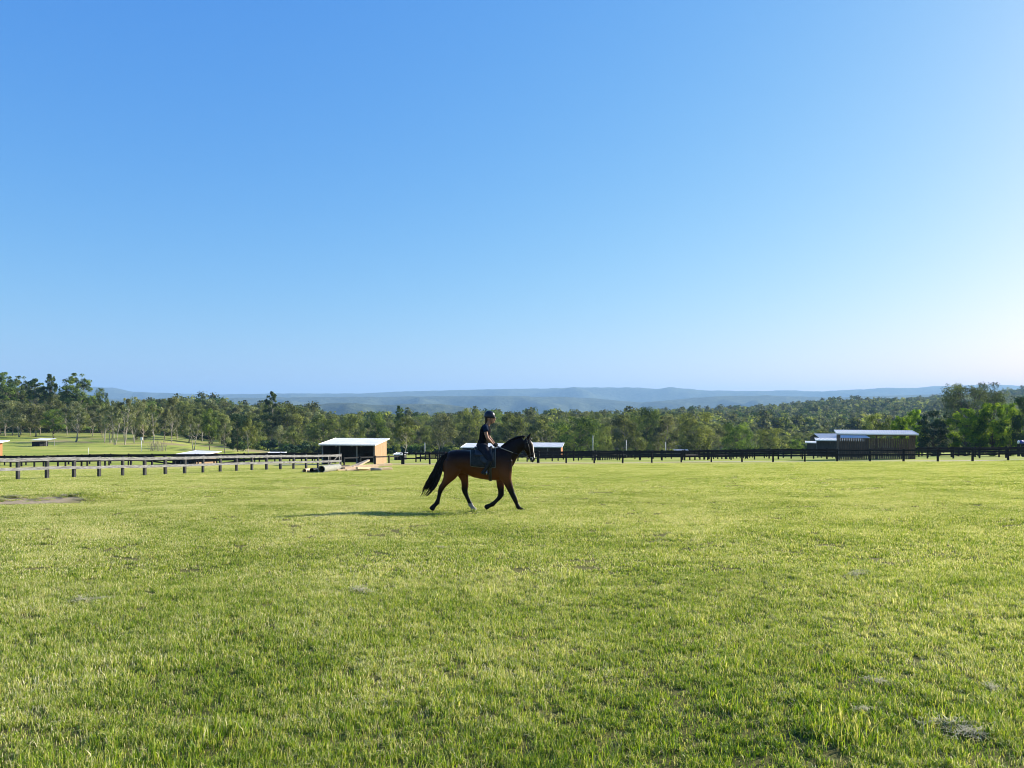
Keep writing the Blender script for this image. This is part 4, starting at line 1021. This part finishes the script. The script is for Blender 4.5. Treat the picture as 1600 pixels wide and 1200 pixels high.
# near fore leg, leading
mb.loft([st(925, 620, -.13, 90, .10), st(935, 700, -.15, 80, .105), st(950, 770, -.16, 60, .095), st(966, 815, -.16, 44, .075), st(988, 868, -.16, 32, .055), st(1010, 925, -.16, 25, .043), st(1030, 968, -.16, 24, .042), st(1044, 998, -.16, 21, .036),
         st(1056, 1030, -.16, 16.5, .028), st(1068, 1058, -.16, 20, .036), st(1085, 1077, -.16, 17, .03), st(1104, 1090, -.16, 18, .034), st(1122, 1102, -.16, 19, .05), st(1140, 1113, -.16, 14, .05)], 14)
# far fore leg, folded back
mb.loft([st(905, 680, .13, 75, .10), st(896, 760, .15, 56, .09), st(894, 815, .16, 41, .07), st(897, 870, .16, 33, .054), st(902, 920, .16, 27, .044), st(901, 955, .16, 27, .043), st(886, 985, .16, 21, .036), st(862, 1010, .16, 17.5, .029),
         st(836, 1036, .16, 18, .029), st(817, 1053, .16, 23, .038), st(797, 1062, .16, 18, .03), st(780, 1068, .16, 20, .036), st(760, 1079, .16, 24, .05), st(744, 1092, .16, 18, .05)], 14)
bm_ = remesh(mb, 'body', 0.0115, 4)
st = _st0
# coat colours belong to the animal: black points, white blaze and one white fetlock
co = np.empty(len(bm_.vertices)*3); bm_.vertices.foreach_get('co', co); co = co.reshape(-1, 3)
zx = (co[:, 0]+1.67)*383; zy = 1117-co[:, 2]*383
base = np.array([0.0145, 0.0055, 0.0035]); red = np.array([0.125, 0.040, 0.010]); blk = np.array([0.006, 0.005, 0.005])
k_leg = np.clip((zy-800)/110, 0, 1)[:, None]
k_red = (np.clip((zy-560)/190, 0, 1)*np.clip((1030-zx)/60, 0, 1))[:, None]
k_neck = np.clip((zx-900)/80, 0, 1)[:, None]*np.clip((600-zy)/80, 0, 1)[:, None]
c = base*(1-k_red)+red*k_red; c = c*(1-k_neck*.6)+np.array([0.010, 0.006, 0.005])*k_neck*.6; c = c*(1-k_leg)+blk*k_leg
s_ = np.array([mnoise.noise(Vector(p)*3) for p in co])[:, None]; c = c*(1+0.25*s_)
dx, dz_ = 1213-1180, 600-395; hx = (zx-1196) - (zy-395)*(1246-1196)/(600-395)
blaze = (zx > 1150) & (hx > -9-5*np.sin(zy/22)) & (zy > 405) & (zy < 585) & (np.abs(co[:, 1]) < 0.036+0.008*np.sin(zy/15))
sock = (zy > 1042) & (zy < 1106) & (co[:, 1] > 0.05) & (zx > 560) & (zx < 680)
c[blaze] = (0.60, 0.56, 0.50); c[sock] = (0.24, 0.22, 0.21)
muz = (zx > 1190) & (zy > 585); c[muz & ~blaze] = (0.03, 0.025, 0.025)
ca = bm_.color_attributes.new('coat', 'FLOAT_COLOR', 'POINT'); ca.data.foreach_set('color', np.concatenate([np.clip(c, 0, 1), np.ones((len(c), 1))], 1).astype(np.float32).ravel())
m, nt, N, L, P = newmat('horse_coat'); at = N.new('ShaderNodeAttribute'); at.attribute_name = 'coat'; L.new(at.outputs['Color'], P.inputs['Base Color'])
P.inputs['Roughness'].default_value = 0.42; P.inputs['Specular IOR Level'].default_value = 0.14
nn_ = N.new('ShaderNodeTexNoise'); nn_.inputs['Scale'].default_value = 60; b_ = N.new('ShaderNodeBump'); b_.inputs['Strength'].default_value = 0.15; b_.inputs['Distance'].default_value = 0.01
L.new(nn_.outputs['Fac'], b_.inputs['Height']); L.new(b_.outputs[0], P.inputs['Normal'])
link('body', bm_, horse, m, True)
M['hair'] = texmat('black_horsehair', (0.005, 0.0045, 0.0045), (0.018, 0.014, 0.012), 8, 0.55, 0.3, (1, 1, 6), spec=0.12)
# tail
mb = MB(); rt = random.Random(6)
spine = [(372, 538, 16), (338, 575, 27), (306, 640, 38), (279, 710, 48), (247, 780, 56), (212, 850, 56), (178, 905, 48), (152, 948, 32)]
for i in range(150):
    a = rt.uniform(-1, 1); b = rt.uniform(-1, 1); end = rt.uniform(0.72, 1.05); pts = []; rr = []
    for k, (x, y, w_) in enumerate(spine):
        f = k/(len(spine)-1)
        if f > end: break
        fan = 1+f*0.1
        pts.append(Vector(Q(x+a*w_*0.80*fan+rt.gauss(0, 2.5)-a*0*f, y+a*w_*0.45*f+rt.gauss(0, 3), b*w_/383*0.75))); rr.append((0.008+0.012*math.sin(min(1, f+.15)*3.0))*rt.uniform(.6, 1.2) if f < 0.9 else 0.004)
    if end > 1: pts.append(Vector(Q(136+a*34, 962-a*4+rt.uniform(-14, 10), b*.03))); rr.append(0.003)
    if len(pts) > 2: rr[-1] = 0.002; mb.tube(pts, rr, 5)
mb.build('tail', M['hair'], horse, True)
# mane along the crest, forelock
mb = MB()
crest = [(905, 480), (935, 455), (965, 432), (1000, 408), (1040, 389), (1080, 376), (1115, 371), (1140, 372)]
for i in range(110):
    f = i/109*(len(crest)-1); k = min(int(f), len(crest)-2); u = f-k
    x = crest[k][0]*(1-u)+crest[k+1][0]*u; y = crest[k][1]*(1-u)+crest[k+1][1]*u; L1 = rt.uniform(22, 46)
    yy = 0.02+rt.uniform(0, .01)
    mb.tube([Vector(Q(x, y+6, 0)), Vector(Q(x-2+rt.gauss(0, 2), y-3+rt.gauss(0, 1), .015)), Vector(Q(x-6, y+L1*.4, .075+yy*.5)), Vector(Q(x-10+rt.gauss(0, 5), y+L1, .105+yy))], [.010, .012, .009, .002], 5)
    if i % 2 == 0: mb.tube([Vector(Q(x, y+8, 0)), Vector(Q(x-3, y-4+rt.gauss(0, 1.5), -.01)), Vector(Q(x-5, y+L1*.25, -.05))], [.010, .010, .003], 5)
mb.build('mane', M['hair'], horse, True)
mb = MB()
for i in range(16): mb.tube([Vector(Q(1158, 384, rt.gauss(0, .015))), Vector(Q(1186+rt.gauss(0, 2), 386, rt.gauss(0, .02))), Vector(Q(1205, 420+rt.uniform(-10, 15), rt.gauss(0, .022)))], [.008, .008, .002], 5)
mb.build('forelock', M['hair'], horse, True)
M['eye'] = texmat('dark_eye', (0.006, 0.004, 0.003), (0.01, 0.007, 0.005), 5, 0.1, 0, spec=0.8)
for sy in (-1, 1):
    bm = bmesh.new(); bmesh.ops.create_uvsphere(bm, u_segments=12, v_segments=8, radius=0.021); me = bpy.data.meshes.new('eye'); bm.to_mesh(me); bm.free()
    e = link('eye', me, horse, M['eye'], True); e.location = Q(1181, 440, sy*0.088)
M['leather'] = texmat('black_leather', (0.012, 0.011, 0.011), (0.025, 0.022, 0.02), 10, 0.45, 0.1, spec=0.5)
M['tanleather'] = texmat('tan_rein', (0.30, 0.24, 0.18), (0.45, 0.38, 0.30), 10, 0.6, 0.1)
M['steel'] = texmat('steel', (0.6, 0.6, 0.6), (0.75, 0.75, 0.75), 10, 0.25, 0, metallic=1)
br = empty('bridle', (0, 0, 0)); br.parent = horse; 
def strap(pts, r, name='strap', mat='leather'):
    mb = MB(); mb.tube([Vector(Q(*p)) for p in pts], r, 6); mb.build(name, M[mat], br, True)
def ring(cx, cy, rp, rl, ang, name):   # a band round the head, perpendicular to its axis
    pts = []
    for k in range(17):
        a = 2*math.pi*k/16; q = Q(cx+math.cos(a)*rp*math.cos(ang), cy-math.cos(a)*rp*math.sin(ang), math.sin(a)*rl); pts.append(Vector(q))
    mb = MB(); mb.tube(pts, .010, 6, cap=False); mb.build(name, M['leather'], br, True)
ring(1197, 552, 38, .068, R(17), 'noseband'); ring(1165, 425, 52, .094, R(35), 'browband')
for s in (-1, 1):
    strap([(1146, 382, 0), (1156, 410, s*.075), (1170, 450, s*.105), (1184, 510, s*.09), (1198, 590, s*.062)], .010, 'cheekpiece')
    strap([(1146, 385, 0), (1140, 430, s*.09), (1140, 480, s*.095), (1142, 500, s*.03)], .008, 'throatlash')
    mb = MB(); mb.tube([Vector(Q(1199+14*math.cos(a), 594+14*math.sin(a), s*.068)) for a in np.linspace(0, 2*math.pi, 13)], .006, 5, cap=False); mb.build('bit_ring', M['steel'], br, True)
    strap([(1199, 596, s*.07), (1110, 560, s*.13), (1022, 532, s*.165)], .008, 'rein')
    strap([(1022, 532, s*.165), (940, 500, s*.16), (858, 470, s*.10)], .010, 'rein', 'tanleather')
# saddle cloth, saddle
def shell(name, parent, mat, xs, a0f, a1f, off, th=0.012, na=18, lift=None):
    """a cloth lying over the back of the horse between two angles"""
    vs = []; nx = len(xs)
    for x in xs:
        a0, a1 = a0f(x), a1f(x)
        for k in range(na):
            a = a0+(a1-a0)*k/(na-1); o_ = off+(lift(x, a) if lift else 0); vs.append(surf(x, a, o_))
    fs = [(i*na+k, i*na+k+1, (i+1)*na+k+1, (i+1)*na+k) for i in range(nx-1) for k in range(na-1)]
    mb = MB(); mb.add(vs, fs); o = mb.build(name, mat, parent, True); s = o.modifiers.new('thick', 'SOLIDIFY'); s.thickness = th; s.offset = 1
    return o, vs, nx, na
def ang_at(zx, zy):
    a, b, w_ = torso(zx); c = (a+b)/2; h = (b-a)/2; v = max(-1, min(1, (c-zy)/h)); return math.acos(math.copysign(abs(v)**(2.25/2), v))
M['cloth'] = texmat('dark_grey_saddle_cloth', (0.024, 0.027, 0.028), (0.045, 0.048, 0.047), 14, 0.95, 0.3, spec=0.05)
M['binding'] = texmat('pale_binding', (0.20, 0.19, 0.17), (0.30, 0.28, 0.25), 10, 0.8, 0.1)
pad = empty('saddle_cloth', hc); tag(pad, 'dark grey saddle cloth with pale edging under the saddle', 'saddle cloth')
xs = list(np.linspace(606, 850, 16))
lowz = lambda x: np.interp(x, [606, 640, 700, 800, 850], [655, 664, 668, 676, 672])
o, vs, nx, na = shell('cloth', pad, M['cloth'], xs, lambda x: -ang_at(x, lowz(x)), lambda x: ang_at(x, lowz(x)), 0.014, na=26)
mb = MB()
for sgn in (0, 1):
    half = na//2
    idx = [i*na+(na-1 if sgn else 0) for i in range(nx)]
    mb.tube([vs[i]*1.0 for i in idx], .009, 5)
for i0 in (0, (nx-1)*na): mb.tube([vs[i0+k] for k in range(na)], .009, 5)
mb.build('edging', M['binding'], pad, True)
sad = empty('saddle', hc); tag(sad, 'black riding saddle with girth under the rider', 'saddle')
shell('panel', sad, M['leather'], list(np.linspace(648, 815, 12)), lambda x: -0.95, lambda x: 0.95, 0.045, .02, lift=lambda x, a: 0)
mb = MB()
seat = [(640, 482, .075, 9), (652, 486, .13, 14), (675, 502, .16, 14), (710, 512, .15, 14), (750, 508, .12, 14), (785, 496, .095, 15), (808, 480, .07, 14), (820, 488, .05, 10)]
mb.loft([st(x, y, 0, r_, w_) for x, y, w_, r_ in seat], 16); mb.build('seat', M['leather'], sad, True)
for s in (-1, 1):
    f = (lambda x: 0.75) if s > 0 else (lambda x: -0.75)
    e = (lambda x: ang_at(x, np.interp(x, [700, 740, 800, 835], [600, 640, 640, 600]))*1.0) if s > 0 else (lambda x: -ang_at(x, np.interp(x, [700, 740, 800, 835], [600, 640, 640, 600])))
    shell('flap', sad, M['leather'], list(np.linspace(700, 832, 9)), f, e, 0.035, .01, na=10)
    mb = MB(); 
    mb.tube([Vector(surf(765, s*1.0, .07)), Vector(Q(770, 640, -s*.335)), Vector(Q(768, 700, -s*.345))], .011, 5); lt = mb.build('stirrup_leather', M['leather'], sad, True)
    mb = MB(); mb.tube([Vector(Q(768, 697, -s*.345)), Vector(Q(768, 712, -s*.385)), Vector(Q(766, 738, -s*.395)), Vector(Q(766, 741, -s*.345)), Vector(Q(766, 738, -s*.295)), Vector(Q(768, 712, -s*.305)), Vector(Q(768, 697, -s*.345))], .007, 6, cap=False)
    mb.build('stirrup', M['steel'], lt, True)
shell('girth', sad, M['leather'], list(np.linspace(782, 812, 4)), lambda x: 1.2, lambda x: 2*math.pi-1.2, 0.012, .01, na=30)

# rider
rider = empty('person', hc); tag(rider, 'rider in black top, dark breeches and black helmet seated on the trotting horse', 'person')
M['skin'] = texmat('skin', (0.30, 0.15, 0.09), (0.38, 0.20, 0.125), 6, 0.55, 0.05)
M['top'] = texmat('black_shirt', (0.003, 0.0035, 0.005), (0.007, 0.0075, 0.010), 9, 0.9, 0.4, spec=0.04)
M['sleeve'] = texmat('navy_sleeve', (0.004, 0.010, 0.026), (0.007, 0.018, 0.042), 9, 0.85, 0.3, spec=0.05)
M['breech'] = texmat('slate_breeches', (0.010, 0.012, 0.019), (0.020, 0.022, 0.032), 9, 0.85, 0.3, spec=0.06)
M['boot'] = texmat('black_boots', (0.005, 0.006, 0.007), (0.010, 0.011, 0.013), 9, 0.45, 0.1, spec=0.25)
M['helmet'] = texmat('helmet_shell', (0.006, 0.008, 0.016), (0.012, 0.014, 0.026), 4, 0.3, 0.02, spec=0.4)
M['glove'] = texmat('black_glove', (0.006, 0.006, 0.007), (0.012, 0.012, 0.013), 12, 0.8, 0.2, spec=0.1)
M['darkhair'] = texmat('dark_hair', (0.015, 0.010, 0.008), (0.05, 0.035, 0.025), 10, 0.6, 0.2, (1, 1, 5))
legs = {}
mb = MB()
# head, face, neck
mb.loft([st(770, 262, 0, 24, .058), st(778, 245, 0, 21, .052), st(788, 228, 0, 22, .053)], 12)
mb.loft([st(800, 140, 0, 22, .05), st(797, 155, 0, 38, .07), st(797, 178, 0, 44, .077), st(799, 200, 0, 42, .074), st(804, 220, 0, 34, .062), st(810, 238, 0, 22, .042), st(813, 247, 0, 12, .026)], 14)
mb.loft([st(836, 192, 0, 6, .010), st(842, 204, 0, 9, .016), st(845, 213, 0, 8, .018), st(838, 219, 0, 4, .010)], 8)   # nose
mb.loft([st(832, 224, 0, 6, .022), st(836, 229, 0, 5, .022), st(832, 235, 0, 6, .020), st(828, 243, 0, 8, .02)], 8)    # lips, chin
for s in (-1, 1): mb.loft([st(795, 195, s*.076, 8, .012), st(793, 205, s*.08, 9, .012), st(797, 214, s*.075, 5, .008)], 8)
# trunk
mb.loft([st(765, 268, 0, 30, .10), st(756, 288, 0, 42, .165), st(748, 320, 0, 50, .165), st(742, 360, 0, 47, .145), st(735, 400, 0, 42, .13), st(724, 440, 0, 48, .15), st(715, 475, 0, 54, .175), st(712, 500, 0, 42, .16)], 18)
HANDS = []
for s in (-1, 1):
    ox = 0 if s < 0 else 12
    sh_ = (750+ox*.3, 288, s*.175); el = (769+ox, 388, s*.215); wr = (824+ox, 446, s*.11)
    mb.loft([st(sh_[0], sh_[1]-4, sh_[2]*.85, 24, .055), st(sh_[0]+2, sh_[1]+14, s*.195, 22, .054), st(sh_[0]+6, sh_[1]+50, s*.205, 19, .046), st(el[0]-1, el[1]-10, el[2], 16, .041), st(el[0]+4, el[1]+4, s*.21, 16.5, .042),
             st(el[0]+20, el[1]+20, s*.185, 16, .040), st(wr[0]-14, wr[1]-15, s*.135, 12, .030), st(*wr, 9.5, .026), st(wr[0]+9, wr[1]+9, s*.10, 11, .020)], 12)
    HANDS.append((wr[0]+9, wr[1]+9, s))
    hip = (722, 478, s*.11); kn = (798, 600, s*.325); an = (742, 704, s*.335)
    mb.loft([st(hip[0]-6, hip[1]-5, s*.09, 46, .10), st(736, 502, s*.18, 42, .085), st(764, 545, s*.27, 35, .075), st(786, 580, s*.315, 28, .062), st(kn[0], kn[1]+2, s*.33, 24, .055), st(790, 624, s*.335, 22, .052),
             st(776, 655, s*.34, 22, .052), st(756, 688, s*.34, 16, .04), st(an[0], an[1], s*.34, 13, .034)], 14)
    mb.loft([st(728, 716, s*.34, 13, .034), st(742, 722, s*.345, 15, .038), st(762, 728, s*.35, 11, .042), st(782, 730, s*.355, 7, .032)], 10)
link('body', remesh(mb, 'body', 0.011, 3), rider, M['skin'], True)
# hands in gloves: palm, four curled fingers, thumb
for hx_, hy_, s in HANDS:
    mb = MB()
    mb.loft([st(hx_-8, hy_-8, s*.105, 11.5, .024), st(hx_+3, hy_+1, s*.098, 14, .022), st(hx_+14, hy_+9, s*.09, 15, .020), st(hx_+19, hy_+14, s*.088, 11, .016)], 10)
    for k in range(4):
        bx_ = hx_+21-k*2.2; by_ = hy_+3+k*5.5; l = (1.0, 1.1, 1.02, .85)[k]
        mb.tube([Vector(Q(bx_-6, by_, s*.092)), Vector(Q(bx_+2*l, by_+1, s*.078)), Vector(Q(bx_+3*l, by_+5, s*.058)), Vector(Q(bx_-4, by_+8, s*.050)), Vector(Q(bx_-9, by_+7, s*.060))], [.0095, .0092, .0086, .008, .007], 7)
    mb.tube([Vector(Q(hx_+2, hy_-6, s*.088)), Vector(Q(hx_+12, hy_-9, s*.072)), Vector(Q(hx_+22, hy_-5, s*.066)), Vector(Q(hx_+27, hy_, s*.066))], [.011, .0105, .0095, .008], 7)
    me = remesh(mb, 'glove', 0.0045, 1); link('glove', me, rider, M['glove'], True)
# shirt
mb = MB()
mb.loft([st(768, 262, 0, 27, .07), st(763, 272, 0, 36, .125), st(755, 288, 0, 47, .18), st(748, 320, 0, 55, .178), st(741, 360, 0, 52, .158), st(734, 400, 0, 48, .145), st(726, 432, 0, 51, .158), st(720, 452, 0, 53, .168)], 20)
link('shirt', remesh(mb, 'shirt', 0.011, 3), rider, M['top'], True)
for s in (-1, 1):
    mb = MB(); mb.loft([st(748, 272, s*.13, 26, .06), st(751, 290, s*.185, 28, .062), st(755, 308, s*.2, 28, .060), st(759, 326, s*.205, 27, .058)], 12)
    mb.build('sleeve', M['sleeve'], rider, True)
# breeches
mb = MB()
mb.loft([st(722, 440, 0, 50, .155), st(716, 470, 0, 60, .185), st(712, 500, 0, 47, .17)], 18)
for s in (-1, 1):
    mb.loft([st(716, 473, s*.09, 52, .11), st(737, 502, s*.18, 46, .095), st(765, 545, s*.27, 39, .083), st(787, 580, s*.315, 31, .068), st(799, 602, s*.33, 27, .060), st(792, 624, s*.335, 24, .056), st(785, 640, s*.338, 23, .055)], 16)
link('breeches', remesh(mb, 'breeches', 0.012, 3), rider, M['breech'], True)
for s in (-1, 1):
    mb = MB()
    mb.loft([st(796, 606, s*.333, 27, .062), st(789, 630, s*.338, 26, .06), st(776, 657, s*.342, 25, .058), st(757, 688, s*.342, 19, .046), st(740, 708, s*.342, 17, .04), st(730, 722, s*.342, 17, .038)], 14)
    mb.loft([st(712, 722, s*.342, 12, .032), st(728, 722, s*.342, 17, .038), st(745, 727, s*.347, 17, .042), st(764, 731, s*.352, 13, .045), st(784, 733, s*.357, 10, .038), st(794, 734, s*.358, 5, .02)], 12)
    link('boot', remesh(mb, 'boot', 0.009, 2), rider, M['boot'], True)
# helmet with peak and harness, hair at the nape
mb = MB()
mb.loft([st(796, 122, 0, 12, .03), st(795, 128, 0, 32, .065), st(793, 142, 0, 46, .094), st(790, 162, 0, 54, .106), st(789, 182, 0, 56, .108), st(788, 192, 0, 53, .104)], 20)
hm = mb.build('helmet', M['helmet'], rider, True)
mb = MB(); mb.loft([st(824, 176, 0, 8, .09), st(838, 182, 0, 5, .082), st(852, 189, 0, 3, .05), st(857, 191, 0, 1.5, .02)], 12); mb.build('peak', M['helmet'], hm, True)
mb = MB()
for s in (-1, 1): mb.tube([Vector(Q(800, 190, s*.085)), Vector(Q(804, 215, s*.074)), Vector(Q(812, 250, s*.02))], .006, 5)
mb.build('chin_strap', M['leather'], hm, True)
mb = MB()
mb.loft([st(762, 190, 0, 16, .075), st(757, 208, 0, 17, .068), st(756, 226, 0, 13, .05), st(752, 245, 0, 9, .03), st(742, 268, 0, 7, .02), st(735, 290, 0, 3, .008)], 10)
mb.build('hair', M['darkhair'], rider, True)
for s in (-1, 1):
    bm = bmesh.new(); bmesh.ops.create_uvsphere(bm, u_segments=10, v_segments=6, radius=0.011); me = bpy.data.meshes.new('eye'); bm.to_mesh(me); bm.free()
    e = link('eye', me, rider, M['eye'], True); e.location = Q(833, 197, s*.032)

# ------------------------------------------------------------------ haze
mb = MB(); mb.box((0, 6500, 60), (26000, 15000, 660)); hz_m = bpy.data.materials.new('haze'); hz_m.use_nodes = True
nt = hz_m.node_tree; nt.nodes.remove(nt.nodes['Principled BSDF'])
pv = nt.nodes.new('ShaderNodeVolumePrincipled'); pv.inputs['Color'].default_value = (0.335, 0.585, 0.91, 1); pv.inputs['Density'].default_value = 1.0e-4; pv.inputs['Anisotropy'].default_value = 0.1
nt.links.new(pv.outputs[0], nt.nodes['Material Output'].inputs['Volume'])
tag(mb.build('haze', hz_m), kind='stuff')
